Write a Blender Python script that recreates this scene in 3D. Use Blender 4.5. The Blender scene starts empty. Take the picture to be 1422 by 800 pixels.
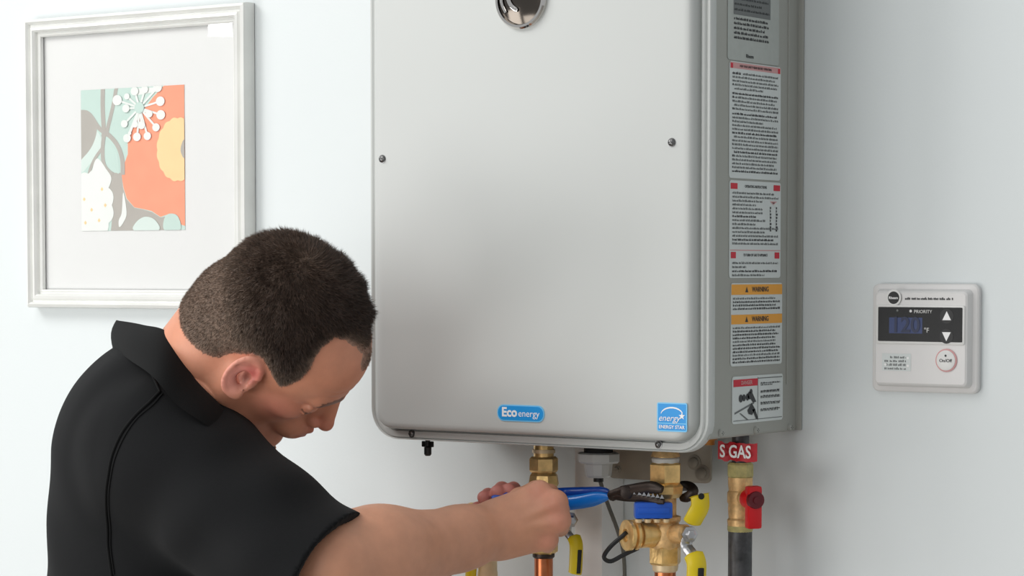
import bpy, bmesh, math, random
import numpy as np
from mathutils import Vector, Matrix
S = bpy.context.scene
C = S.collection
# ------------------------------------------------------------------ camera
F = 3500.0                                   # focal length in pixels of a 1422 x 800 frame
ANG, PIT = math.radians(35), math.radians(3)
CAM = Vector((1.646, -2.571, 1.49))
rt = Vector((math.cos(ANG), math.sin(ANG), 0))
dh = Vector((-math.sin(ANG), math.cos(ANG), 0))
dv = (dh*math.cos(PIT) - Vector((0, 0, 1))*math.sin(PIT)).normalized()
up = rt.cross(dv).normalized()
PY0 = 375 + F*math.tan(PIT)
cd = bpy.data.cameras.new('camera'); cam = bpy.data.objects.new('camera', cd); C.objects.link(cam)
cd.sensor_width = 36; cd.lens = F*36/1422; cd.shift_y = (PY0-400)/1422
cd.clip_start = .05
m3 = Matrix((rt, up, -dv)).transposed()
cam.matrix_world = Matrix.Translation(CAM) @ m3.to_4x4()
S.camera = cam
# ------------------------------------------------------------------ world and lights
W = bpy.data.worlds.new('world'); S.world = W; W.use_nodes = True
bg = W.node_tree.nodes['Background']; bg.inputs[0].default_value = (.955, .98, 1, 1); bg.inputs[1].default_value = .50
def area(name, loc, target, sx, sy, power, col=(1, 1, 1)):
    l = bpy.data.lights.new(name, 'AREA'); l.shape = 'RECTANGLE'; l.size = sx; l.size_y = sy; l.energy = power; l.color = col
    o = bpy.data.objects.new(name, l); C.objects.link(o); o.location = loc
    o.rotation_euler = (Vector(target)-Vector(loc)).to_track_quat('-Z', 'Y').to_euler(); return o
area('window_light', (-2.3, -1.9, 3.3), (-.1, 0, 1.5), 1.6, 1.2, 48, (1, .985, .96))
area('side_fill_light', (-2.0, -2.3, .95), (.0, 0, 1.2), 1.0, 1.1, 24, (1, .99, .97))  # fill added from the low left to brighten the wall under the heater
area('front_fill_light', (.45, -3.3, 1.9), (-.2, 0, 1.2), .9, .9, 10, (1, .985, .96))  # front fill near the camera, added to brighten the face
area('low_fill_light', (-.75, -2.95, .6), (.15, 0, 1.15), 1.4, .8, 19, (1, .99, .97))  # added low fill, like floor bounce, for the wall below the heater
area('overhead_fill_light', (-.6, -1.9, 3.1), (-.1, -.2, 1.3), 1.2, 1.2, 14, (1, .98, .95))  # overhead fill, added; not a ceiling fixture
S.view_settings.view_transform = 'Standard'; S.view_settings.look = 'None'
S.view_settings.gamma = 1; S.view_settings.exposure = -.20; S.view_settings.use_curve_mapping = False

# ------------------------------------------------------------------ pixel helpers (photo pixel -> world point at a real depth)
def ray(px, py): return dv + rt*((px-711)/F) + up*((PY0-py)/F)
def Py(px, py, y):
    d = ray(px, py); return CAM + d*((y-CAM.y)/d.y)
def Px(px, py, x):
    d = ray(px, py); return CAM + d*((x-CAM.x)/d.x)
def V(px, py, dep): return CAM + ray(px, py)*dep

_g = Py(306, 36, -.0135); _v = (_g-CAM).normalized(); _v.y = -_v.y      # small lamp across the room, mirrored in the picture glass
area('small_lamp', _g+_v*3.0, _g, .060, .052, .4)
# ------------------------------------------------------------------ materials
def lin(c): return tuple(((v/255)/12.92 if v/255 <= .04045 else ((v/255+.055)/1.055)**2.4) for v in c)+(1,)
def mat(name, col, rough=.5, metal=0, noise=0, nscale=40, bump=0, bscale=200, coat=0, spec=.5, attr=None, sheen=0, sss=0, emis=None, aniso=None, bdist=.001):
    m = bpy.data.materials.new(name); m.use_nodes = True; nt = m.node_tree; b = nt.nodes['Principled BSDF']
    c = lin(col); b.inputs['Base Color'].default_value = c
    b.inputs['Roughness'].default_value = rough; b.inputs['Metallic'].default_value = metal
    b.inputs['Coat Weight'].default_value = coat; b.inputs['Specular IOR Level'].default_value = spec
    b.inputs['Sheen Weight'].default_value = sheen
    if sss:
        b.inputs['Subsurface Weight'].default_value = sss; b.inputs['Subsurface Radius'].default_value = (1, .35, .2); b.inputs['Subsurface Scale'].default_value = .006
    if emis: b.inputs['Emission Color'].default_value = lin(emis[0]); b.inputs['Emission Strength'].default_value = emis[1]
    tc = nt.nodes.new('ShaderNodeTexCoord')
    src = None
    if attr:
        a = nt.nodes.new('ShaderNodeAttribute'); a.attribute_name = attr; src = a.outputs['Color']
        nt.links.new(src, b.inputs['Base Color'])
    if noise:
        n = nt.nodes.new('ShaderNodeTexNoise'); n.inputs['Scale'].default_value = nscale; n.inputs['Detail'].default_value = 5
        nt.links.new(tc.outputs['Object'], n.inputs['Vector'])
        mr = nt.nodes.new('ShaderNodeMapRange'); mr.inputs['From Min'].default_value = .3; mr.inputs['From Max'].default_value = .7
        mr.inputs['To Min'].default_value = 1-noise; mr.inputs['To Max'].default_value = 1+noise
        nt.links.new(n.outputs['Fac'], mr.inputs['Value'])
        vm = nt.nodes.new('ShaderNodeVectorMath'); vm.operation = 'SCALE'
        if src: nt.links.new(src, vm.inputs[0])
        else: vm.inputs[0].default_value = c[:3]
        nt.links.new(mr.outputs[0], vm.inputs['Scale']); nt.links.new(vm.outputs[0], b.inputs['Base Color'])
    if bump:
        n = nt.nodes.new('ShaderNodeTexNoise'); n.inputs['Scale'].default_value = bscale; n.inputs['Detail'].default_value = 3
        nt.links.new(tc.outputs['Object'], n.inputs['Vector'])
        bp = nt.nodes.new('ShaderNodeBump'); bp.inputs['Strength'].default_value = bump; bp.inputs['Distance'].default_value = bdist
        nt.links.new(n.outputs['Fac'], bp.inputs['Height']); nt.links.new(bp.outputs[0], b.inputs['Normal'])
    return m
M = {}
M['wall'] = mat('wall_paint', (222, 228, 229), .42, bump=.12, bscale=260, noise=.012, nscale=1.5)
M['floor'] = mat('floor_tile', (170, 165, 158), .4, noise=.06, nscale=6)
M['trim'] = mat('white_trim', (250, 250, 248), .35, noise=.01)
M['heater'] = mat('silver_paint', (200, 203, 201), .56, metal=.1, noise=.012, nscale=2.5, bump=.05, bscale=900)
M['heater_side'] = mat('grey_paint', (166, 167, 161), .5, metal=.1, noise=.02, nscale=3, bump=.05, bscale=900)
M['dark'] = mat('dark_gap', (22, 21, 20), .7)
M['steel'] = mat('steel', (190, 190, 192), .28, metal=1, noise=.08, nscale=120)
M['screw'] = mat('screw_steel', (120, 120, 120), .3, metal=1, noise=.05)
M['chrome'] = mat('chrome', (225, 222, 218), .08, metal=1, noise=.02)
M['galv'] = mat('galvanised_steel', (164, 158, 146), .5, metal=.4, noise=.12, nscale=30)
M['brass'] = mat('brass', (236, 198, 132), .3, metal=.65, noise=.2, nscale=90, bump=.25, bscale=300)
M['brass2'] = mat('raw_cast_brass', (226, 186, 130), .45, metal=.45, noise=.22, nscale=140, bump=.5, bscale=260)
M['sealant'] = mat('pipe_sealant', (178, 168, 110), .6, noise=.2, nscale=160, bump=.5, bscale=300)
M['cream'] = mat('pale_brass', (232, 208, 168), .4, metal=.3, noise=.08, nscale=90)
M['copper'] = mat('copper', (196, 118, 78), .3, metal=.9, noise=.18, nscale=60)
M['iron'] = mat('black_iron', (72, 72, 74), .4, metal=.3, noise=.5, nscale=70, bump=.5, bscale=120)
M['black'] = mat('black_plastic', (24, 24, 25), .4, noise=.05)
M['red'] = mat('red_plastic', (205, 12, 24), .35, noise=.06)
M['maroon'] = mat('dark_red_plastic', (96, 12, 24), .4, noise=.05)
M['tape'] = mat('red_tape', (188, 24, 40), .5, noise=.08, nscale=90)
M['yellow'] = mat('yellow_vinyl', (226, 200, 22), .35, noise=.05)
M['blue'] = mat('blue_vinyl', (8, 122, 220), .3, noise=.05, coat=.3)
M['dblue'] = mat('dark_blue_vinyl', (20, 80, 185), .3, noise=.05, coat=.3)
M['cap'] = mat('deep_blue_plastic', (12, 88, 200), .35, noise=.08, coat=.3)
M['tool'] = mat('dark_tool_steel', (70, 62, 58), .4, metal=.8, noise=.2, nscale=80)
M['pvc'] = mat('grey_white_plastic', (205, 206, 202), .4, noise=.02)
M['cable'] = mat('grey_cable', (96, 94, 86), .5, noise=.05)
M['orange'] = mat('orange_plastic', (196, 130, 52), .5, noise=.08)
M['white'] = mat('white_ink', (245, 245, 245), .5)
M['frame'] = mat('silver_leaf_frame', (234, 235, 232), .3, metal=.12, noise=.05, nscale=14)
M['mat'] = mat('picture_mat', (226, 227, 226), .9, noise=.005)
M['ctl'] = mat('controller_plastic', (224, 223, 222), .4, noise=.01)
M['ctl2'] = mat('controller_bezel_white', (226, 226, 224), .35)
M['screen'] = mat('screen_black', (20, 20, 20), .25, noise=.05)
M['lcd'] = mat('display_blue', (44, 58, 100), .3, emis=((50, 66, 112), .12))
M['lcd2'] = mat('display_digit', (34, 42, 70), .3, emis=((70, 90, 140), .03))
M['label'] = mat('label_paper', (214, 220, 219), .5, noise=.015, nscale=30)
M['label2'] = mat('rating_plate', (176, 181, 177), .45, noise=.03, nscale=120)
M['ink'] = mat('grey_ink', (112, 116, 116), .6)
M['ink2'] = mat('dark_ink', (58, 60, 62), .6)
M['inkred'] = mat('red_ink', (206, 34, 56), .5)
M['inkpink'] = mat('pink_ink', (214, 160, 160), .5)
M['inkorange'] = mat('orange_ink', (240, 168, 62), .5)
M['sky'] = mat('blue_ink', (30, 152, 228), .35)
M['sky2'] = mat('light_blue_ink', (120, 200, 244), .35)
M['a_mint'] = mat('mint_ink', (196, 218, 210), .8, noise=.015)
M['a_mint2'] = mat('pale_mint_ink', (214, 228, 222), .8, noise=.01)
M['a_taupe'] = mat('taupe_ink', (178, 174, 167), .8, noise=.03)
M['a_orange'] = mat('coral_ink', (244, 160, 130), .8, noise=.03)
M['a_yellow'] = mat('cream_yellow_ink', (244, 212, 160), .8, noise=.03)
M['a_white'] = mat('pale_ink', (232, 236, 232), .8, noise=.01)
M['skin'] = mat('skin', (200, 150, 126), .5, noise=.06, nscale=55, bump=.25, bscale=500, attr='col', sss=.12, bdist=.0006)
M['shirt'] = mat('black_cotton', (14, 15, 17), .95, spec=.25, noise=.12, nscale=900, bump=.3, bscale=1400, sheen=.02, bdist=.0006)
M['shirt2'] = mat('black_rib_cotton', (9, 10, 11), .9, noise=.1, nscale=900, spec=.25, sheen=.02, bump=.2, bscale=900)
M['hair'] = mat('brown_hair', (60, 44, 36), .65, attr='col', noise=.3, nscale=260, bump=.8, bscale=500)
M['jean'] = mat('dark_trouser_cloth', (40, 42, 50), .85, noise=.1, nscale=300)
M['shoe'] = mat('black_leather', (20, 19, 18), .45)
M['nail'] = mat('fingernail', (222, 170, 155), .35)
def glassmat():
    m = bpy.data.materials.new('picture_glass'); m.use_nodes = True; nt = m.node_tree
    for n in list(nt.nodes): nt.nodes.remove(n)
    o = nt.nodes.new('ShaderNodeOutputMaterial'); mx = nt.nodes.new('ShaderNodeMixShader'); fr = nt.nodes.new('ShaderNodeFresnel')
    fr.inputs[0].default_value = 1.45
    t = nt.nodes.new('ShaderNodeBsdfTransparent'); g = nt.nodes.new('ShaderNodeBsdfGlossy'); g.inputs['Roughness'].default_value = .01
    ge = nt.nodes.new('ShaderNodeNewGeometry'); mu = nt.nodes.new('ShaderNodeMath'); mu.operation = 'SUBTRACT'; mu.use_clamp = True
    nt.links.new(fr.outputs[0], mu.inputs[0]); nt.links.new(ge.outputs['Backfacing'], mu.inputs[1]); nt.links.new(mu.outputs[0], mx.inputs[0]); nt.links.new(t.outputs[0], mx.inputs[1]); nt.links.new(g.outputs[0], mx.inputs[2]); nt.links.new(mx.outputs[0], o.inputs[0])
    return m
M['glass'] = glassmat()

# ------------------------------------------------------------------ object helpers
def link(name, me, mats, parent=None, smooth=True, angle=35):
    o = bpy.data.objects.new(name, me); C.objects.link(o)
    for m in (mats if isinstance(mats, (list, tuple)) else [mats]): me.materials.append(M[m])
    if smooth:
        me.shade_smooth()
        try: me.set_sharp_from_angle(angle=math.radians(angle))
        except Exception: pass
    if parent:
        o.parent = parent; o.matrix_parent_inverse = Matrix.Translation(-Vector(parent.location))
    return o
def fin(name, bm, mats, parent=None, smooth=True, angle=35):
    bmesh.ops.recalc_face_normals(bm, faces=bm.faces)
    me = bpy.data.meshes.new(name); bm.to_mesh(me); bm.free()
    o = link(name, me, mats, parent, smooth, angle)
    return o
def tag(o, label=None, cat=None, group=None, kind=None):
    for k, v in (('label', label), ('category', cat), ('group', group), ('kind', kind)):
        if v: o[k] = v
    return o
def thing(name, loc, label, cat, group=None):
    o = bpy.data.objects.new(name, None); C.objects.link(o); o.location = loc; o.empty_display_size = .05
    tag(o, label, cat, group); return o
def basis(ax):
    ax = Vector(ax).normalized(); a = Vector((0, 0, 1)) if abs(ax.z) < .9 else Vector((1, 0, 0))
    e1 = a.cross(ax).normalized(); return ax, e1, ax.cross(e1)
def lathe(bm, o, ax, prof, n=28, closed=True, phase=0, squash=None):
    """prof: list of (distance along axis, radius); n sides"""
    ax, e1, e2 = basis(ax); rings = []
    for t, r in prof:
        rings.append([bm.verts.new(Vector(o)+ax*t+(e1*math.cos(phase+2*math.pi*k/n)+e2*math.sin(phase+2*math.pi*k/n))*max(r, 1e-5)) for k in range(n)])
    for a, b in zip(rings, rings[1:]):
        for k in range(n): bm.faces.new((a[k], a[(k+1) % n], b[(k+1) % n], b[k]))
    if closed: bm.faces.new(rings[0][::-1]); bm.faces.new(rings[-1])
    return rings
def box(bm, c, size, ax=None, bev=0):
    """ax: 3 axis vectors"""
    ax = ax or (Vector((1, 0, 0)), Vector((0, 1, 0)), Vector((0, 0, 1)))
    vs = [bm.verts.new(Vector(c)+ax[0]*(sx*size[0]/2)+ax[1]*(sy*size[1]/2)+ax[2]*(sz*size[2]/2)) for sx in (-1, 1) for sy in (-1, 1) for sz in (-1, 1)]
    fs = [bm.faces.new([vs[i] for i in f]) for f in ((0, 1, 3, 2), (4, 6, 7, 5), (0, 4, 5, 1), (2, 3, 7, 6), (0, 2, 6, 4), (1, 5, 7, 3))]
    if bev:
        es = list({e for f in fs for e in f.edges}); bmesh.ops.bevel(bm, geom=es, offset=bev, segments=2, affect='EDGES', profile=.6)
def catmull(pts, n=8, closed=False):
    P = [Vector(p) for p in pts]; out = []; N = len(P)
    rng = range(N) if closed else range(N-1)
    for i in rng:
        p1, p2 = P[i], P[(i+1) % N]
        p0 = P[(i-1) % N] if closed or i > 0 else p1*2-p2
        p3 = P[(i+2) % N] if closed or i+2 < N else p2*2-p1
        for k in range(n):
            t = k/n; out.append(.5*((2*p1)+(p2-p0)*t+(2*p0-5*p1+4*p2-p3)*t*t+(3*p1-p0-3*p2+p3)*t**3))
    if not closed: out.append(P[-1])
    return out
def tube(bm, pts, r, n=10, closed=False, flat=1.0, flatdir=None):
    """r: number or list; flat: scale of the section along flatdir"""
    N = len(pts); rs = r if isinstance(r, (list, tuple)) else [r]*N; rings = []
    prev = None
    for i, p in enumerate(pts):
        a = pts[(i-1) % N] if closed or i > 0 else p; b = pts[(i+1) % N] if closed or i < N-1 else p
        t = (b-a).normalized()
        if flatdir is not None: e1 = (Vector(flatdir)-t*Vector(flatdir).dot(t)).normalized()
        else:
            ref = prev if prev else (Vector((0, 0, 1)) if abs(t.z) < .9 else Vector((1, 0, 0)))
            e1 = (ref-t*ref.dot(t)).normalized()
        prev = e1; e2 = t.cross(e1)
        rings.append([bm.verts.new(p+e1*(math.cos(2*math.pi*k/n)*rs[i]*flat)+e2*(math.sin(2*math.pi*k/n)*rs[i])) for k in range(n)])
    pr = list(zip(rings, rings[1:]))
    if closed: pr.append((rings[-1], rings[0]))
    for a, b in pr:
        for k in range(n): bm.faces.new((a[k], a[(k+1) % n], b[(k+1) % n], b[k]))
    if not closed: bm.faces.new(rings[0][::-1]); bm.faces.new(rings[-1])
def rrect(x0, x1, z0, z1, rad, n=8, radtop=None):
    pts = []
    for cx, cz, a0 in ((x1-rad, z0+rad, -90), (x1-rad, z1-rad, 0), (x0+rad, z1-rad, 90), (x0+rad, z0+rad, 180)):
        for k in range(n+1):
            a = math.radians(a0+90*k/n); pts.append((cx+rad*math.cos(a), cz+rad*math.sin(a)))
    return pts
class Plane:
    """a 2-D frame in the world: o origin, ex right, ez up, en normal towards the viewer side"""
    def __init__(s, o, ex, ez, en): s.o, s.ex, s.ez, s.en = map(Vector, (o, ex, ez, en))
    def p(s, u, v, h=0): return s.o+s.ex*u+s.ez*v+s.en*h
FX, FZ, FN = (1, 0, 0), (0, 0, 1), (0, -1, 0)
def loft(bm, pl, loops, cap=True):
    """loops: list of (list of 2-D points, height)"""
    rs = [[bm.verts.new(pl.p(u, v, h)) for u, v in L] for L, h in loops]
    for a, b in zip(rs, rs[1:]):
        n = len(a)
        for k in range(n): bm.faces.new((a[k], a[(k+1) % n], b[(k+1) % n], b[k]))
    if cap: bm.faces.new(rs[0]); bm.faces.new(rs[-1])
def flat(name, pl, polys, parent, base=0.0, step=.00012):
    """flat print: polys = (material, [(u,v)..], layer)"""
    keys = []; bm = bmesh.new()
    for m, pts, lay in polys:
        if m not in keys: keys.append(m)
        f = bm.faces.new([bm.verts.new(pl.p(u, v, base+step*(lay+1))) for u, v in pts]); f.material_index = keys.index(m)
        f.normal_update()
        if f.normal.dot(pl.en) < 0: f.normal_flip()
    me = bpy.data.meshes.new(name); bm.to_mesh(me); bm.free()
    return link(name, me, keys, parent, smooth=False)
def R4(u0, v0, u1, v1): return [(u0, v0), (u1, v0), (u1, v1), (u0, v1)]
def disc(u, v, r, n=24, ry=None): return [(u+r*math.cos(2*math.pi*k/n), v+(ry or r)*math.sin(2*math.pi*k/n)) for k in range(n)]
def text(name, s, pl, u, v, size, m, parent, align='CENTER', h=.0006, bold=0, sx=1, shear=0, ext=.0001):
    cu = bpy.data.curves.new(name, 'FONT'); cu.body = s; cu.size = size; cu.align_x = align; cu.align_y = 'CENTER'; cu.offset = bold; cu.extrude = ext; cu.shear = shear; cu.resolution_u = 3
    t = bpy.data.objects.new(name+'_tmp', cu); C.objects.link(t)
    bpy.context.view_layer.update()
    me = bpy.data.meshes.new_from_object(t.evaluated_get(bpy.context.evaluated_depsgraph_get()))
    bpy.data.objects.remove(t)
    mx = Matrix((pl.ex*sx, pl.ez, pl.en)).transposed().to_4x4(); mx.translation = pl.p(u, v, h); me.transform(mx)
    me.materials.clear()
    return link(name, me, m, parent, smooth=False)
def words(rnd, u0, u1, v, hgt, m, lay=1, ragged=.0, dens=1.0):
    """one line of tiny print: word-sized strokes with letter gaps"""
    out = []; u = u0; end = u1-(u1-u0)*ragged
    while u < end:
        w = rnd.uniform(.0028, .0075)*dens; e = min(u+w, end)
        k = u
        while k < e-.0004:
            lw = rnd.uniform(.0009, .0016); a = hgt*rnd.uniform(.55, 1)
            out.append((m, R4(k, v-hgt/2, min(k+lw, e), v-hgt/2+a), lay)); k += lw+.0004
        u = e+.0012
    return out

# ================================================================== STRUCTURE
bm = bmesh.new(); box(bm, (0, .06, 1.4), (9, .12, 2.8)); tag(fin('wall_back', bm, 'wall', smooth=False), kind='structure')
bm = bmesh.new(); box(bm, (0, -2.4, -.05), (9, 5.2, .1)); tag(fin('floor', bm, 'floor', smooth=False), kind='structure')
bm = bmesh.new(); box(bm, (0, -.0075, .055), (9, .015, .11), bev=.004); tag(fin('baseboard_back', bm, 'trim'), kind='structure')
# ================================================================== WATER HEATER
YF = -.205                                    # plane of the cover's flange
XL = Py(514, 400, YF).x; XR = Py(986, 400, YF).x; ZB = (Py(560, 610, YF).z+Py(930, 629, YF).z)/2
ZT = ZB+.70
print('heater', XL, XR, XR-XL, ZB)
wh = thing('water_heater', ((XL+XR)/2, 0, ZB), 'large silver grey tankless water heater hung on the wall', 'water heater')
def inset(i, it, ib, r): return rrect(XL+i, XR-i, ZB+ib, ZT-it, r, 10)
pf = Plane((0, YF, 0), FX, FZ, FN)
bm = bmesh.new()
loft(bm, pf, [(inset(.006, .006, .006, .034), -.014), (inset(.0028, .003, .003, .035), -.0135), (inset(.0002, 0, 0, .037), -.0115), (inset(0, 0, 0, .037), -.004), (inset(.0006, .0006, .0006, .037), -.0012), (inset(.0018, .002, .0010, .036), 0), (inset(.0040, .004, .0018, .035), -.0006),
              (inset(.0052, .005, .0022, .034), -.0026), (inset(.0064, .006, .0026, .033), -.0026), (inset(.0076, .0075, .0032, .032), .0002), (inset(.0098, .010, .0060, .030), .0006), (inset(.0118, .012, .0102, .028), -.0002),
              (inset(.0132, .013, .0112, .027), -.0040), (inset(.0142, .014, .0120, .026), -.0042), (inset(.0150, .015, .0128, .0255), .0020), (inset(.0158, .016, .0134, .0245), .0082), (inset(.0178, .018, .0146, .022), .0114), (inset(.0212, .0215, .0170, .020), .0131), (inset(.026, .026, .021, .017), .0138)])
cover = fin('front_cover', bm, 'heater', wh, angle=60)
ZC = Py(988, 612, YF).z
bm = bmesh.new()
XS = XR-.0035
loft(bm, Plane((0, -.002, 0), FX, FZ, FN), [(rrect(XL+.004, XS, ZC, ZT-.01, .004, 3), 0), (rrect(XL+.004, XS, ZC, ZT-.01, .004, 3), .196), (rrect(XL+.007, XS-.003, ZC+.003, ZT-.013, .004, 3), .198)])
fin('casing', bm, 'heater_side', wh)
# wall flange and raised crease on the right-hand side
ysd = lambda px, py: Px(px, py, XS).y
yc = ysd(1093, 400)
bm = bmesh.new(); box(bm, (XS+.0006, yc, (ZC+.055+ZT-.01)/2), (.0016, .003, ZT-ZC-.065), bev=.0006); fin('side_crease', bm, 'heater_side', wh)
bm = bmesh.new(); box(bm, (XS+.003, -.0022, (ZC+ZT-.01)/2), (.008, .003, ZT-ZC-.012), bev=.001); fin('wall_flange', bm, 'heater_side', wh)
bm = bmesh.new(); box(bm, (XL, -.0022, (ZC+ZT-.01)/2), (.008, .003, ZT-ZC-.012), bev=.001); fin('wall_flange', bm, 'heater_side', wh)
bm = bmesh.new(); box(bm, ((XL+XS)/2-.02, -.1, ZC-.0005), (XS-XL-.10, .15, .005)); fin('base_plate', bm, 'dark', wh)
YP = YF-.0138
def screw(pos, n, r=.0042, mt='screw'):
    bm = bmesh.new(); lathe(bm, pos, n, [(-.001, r*1.2), (.0004, r*1.2), (.0005, r), (.002, r*.9), (.0032, r*.5), (.0034, 0.0001)], 16); o = fin('screw', bm, mt, wh)
    ax, e1, e2 = basis(n); b2 = bmesh.new(); box(b2, Vector(pos)+ax*.003, (r*1.2, r*.25, .0006), (e1, e2, ax)); box(b2, Vector(pos)+ax*.003, (r*.25, r*1.2, .0006), (e1, e2, ax)); fin('screw_slot', b2, 'dark', o)
for a, b in ((531, 221), (933, 198)): screw(Py(a, b, YP), FN)
for a, b in ((572, 603), (915, 618)): screw(Py(a, b, YF)+Vector((0, -.0006, .0005)), FN, .0038)
for a, b in ((1000, 601), (1049, 597), (1096, 593)):
    q = Px(a, b, XS); screw(q+Vector((.0006, 0, -.0005)), (1, 0, 0), .0036, 'heater_side')
# round emblem
e = Py(725, -2, YP); pe = Plane(e, FX, FZ, FN); re = .0345
bm = bmesh.new(); lathe(bm, e, FN, [(0, re), (.004, re), (.006, re*.95), (.006, re*.87), (.0035, re*.84)], 64, closed=False); emb = fin('emblem_ring', bm, 'chrome', wh)
bm = bmesh.new(); lathe(bm, e, FN, [(.001, re*.85)]+[(.0035+.0045*(1-(k/8)**2), re*.85*(k/8)+1e-4) for k in range(8, -1, -1)], 48); bm.free()
M['emb'] = mat('smoked_chrome', (92, 86, 80), .12, metal=1)
if True:

    bm = bmesh.new(); lathe(bm, e, FN, [(.001, re*.85)]+[(.0035+.0045*(1-(k/8)**2), re*.85*(k/8)+1e-4) for k in range(8, -1, -1)], 48); face = fin('emblem_face', bm, 'emb', emb)
bm = bmesh.new()
pts = [pe.p(u*re, v*re, .0088) for u, v in ((-.55, .72), (-.42, .1), (-.28, -.22), (-.02, -.42))]
tube(bm, catmull(pts, 6), [.0026]*18+[.0014], 8, flat=.5, flatdir=FN); 
pts = [pe.p(u*re, v*re, .0068) for u, v in ((-.74, .25), (-.68, -.15), (-.52, -.45))]
tube(bm, catmull(pts, 5), .0018, 8, flat=.5, flatdir=FN)
fin('emblem_stroke', bm, 'chrome', emb)
# blue pill badge
c1 = Py(723.5, 574, YP); pb = Plane(c1, FX, FZ, FN); w, h = .0325, .0094
bm = bmesh.new(); loft(bm, pb, [(rrect(-w, w, -h, h, h*.9, 6), 0), (rrect(-w, w, -h, h, h*.9, 6), .001)]); bd = fin('blue_badge', bm, 'sky2', wh)
bm = bmesh.new(); loft(bm, pb, [(rrect(-w+.0014, w-.0014, -h+.0014, h-.0014, h*.8, 6), .001), (rrect(-w+.0014, w-.0014, -h+.0014, h-.0014, h*.8, 6), .0013)]); fin('badge_face', bm, 'sky', bd)
text('badge_text', 'Eco', pb, -.0152, .0005, .0145, 'white', bd, bold=.0005, h=.0015)
text('badge_text', 'energy', pb, .0118, -.0004, .0108, 'white', bd, h=.0015)
# efficiency sticker
c1 = Py(933.5, 579.5, YP); ps = Plane(c1, FX, FZ, FN); w, h = .0192, .0158
bm = bmesh.new(); loft(bm, ps, [(rrect(-w, w, -h, h, .002, 3), 0), (rrect(-w, w, -h, h, .002, 3), .0006)]); st = fin('efficiency_sticker', bm, 'sky2', wh)
arc = [(.0145*math.cos(a)*1.0, .0088*math.sin(a)+.001) for a in np.linspace(math.radians(20), math.radians(165), 10)]
star = [((.0042 if k % 2 == 0 else .0017)*math.sin(k*math.pi/5)+.0128, (.0042 if k % 2 == 0 else .0017)*math.cos(k*math.pi/5)+.0015) for k in range(10)]
pol = [('sky', R4(-w+.0014, -.0062, w-.0014, h-.0014), 0), ('sky', R4(-w+.0014, -h+.0014, w-.0014, -.0074), 0), ('white', star, 2)]
for a, b in zip(arc, arc[1:]): pol.append(('white', [a, b, (b[0], b[1]+.0016), (a[0], a[1]+.0016)], 1))
flat('sticker_print', ps, pol, st, base=.0006)
text('sticker_text', 'energy', ps, -.0035, -.0012, .0100, 'white', st, shear=.3, h=.0011)
text('sticker_text', 'ENERGY STAR', ps, 0, -.0109, .0052, 'white', st, h=.0011, bold=.0001)
# ---- warning labels on the right-hand side
rnd = random.Random(4)
def side_label(x0, x1, y0, y1, m='label', lab=None):
    cx, cy = (x0+x1)/2, (y0+y1)/2
    a = Px(x0, cy, XS); b = Px(x1, cy, XS); t = Px(cx, y0, XS).z; bo = Px(cx, y1, XS).z
    pl = Plane((XS, a.y, bo), (0, 1, 0), FZ, (1, 0, 0)); w, h = b.y-a.y, t-bo
    bm = bmesh.new(); loft(bm, pl, [(rrect(0, w, 0, h, .0035, 4), .0002), (rrect(0, w, 0, h, .0035, 4), .0009)]); o = fin('warning_label', bm, m, wh, smooth=False)
    if lab: o['label'] = lab
    return o, pl, w, h
SB = .0009
# rating plate
o, pl, w, h = side_label(1010, 1081, -62, 87, 'label2', 'grey printed rating plate')
P = [('ink', R4(.012, .050, w-.02, h-.004), 0)]
for k in range(5): P += words(rnd, .013, w-.022, .046-k*.0052, .0032, 'ink2', 1, rnd.uniform(0, .15))
for k in range(16): P += words(rnd, .014, w-.022, .056+k*.006, .0028, 'ink2', 1, rnd.uniform(0, .5))
flat('label_print', pl, P, o, base=SB)
text('label_text', 'Rheem', pl, w*.42, .006, .006, 'ink2', o, h=SB+.0004)
# safety text
o, pl, w, h = side_label(1012, 1083, 89, 249, 'label', 'white label full of small safety text')
P = [('inkpink', R4(.001, h-.0075, w-.001, h-.001), 0), ('inkred', R4(.002, h-.0075, .007, h-.002), 1), ('inkred', R4(w-.007, h-.0075, w-.002, h-.002), 1)]
v = h-.0125
P += words(rnd, .006, .026, v, .0032, 'ink2')+words(rnd, .029, w-.006, v, .0026, 'ink')
k = 0
while v > .012:
    v -= .0042; k += 1
    if k in (5, 10): v -= .0012
    P += words(rnd, .006 if k % 4 else .010, w-.006, v, .0026, 'ink' if k % 5 else 'ink2', 1, rnd.choice([0, 0, .03, .08, .35]))
    if k % 3 == 0: P.append(('ink2', R4(.006, v-.001, .0085, v+.001), 2))
flat('label_print', pl, P, o, base=SB)
text('label_text', 'FOR YOUR SAFETY READ BEFORE OPERATING', pl, w/2, h-.0045, .0037, 'ink2', o, h=SB+.0005, sx=.93)
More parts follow.
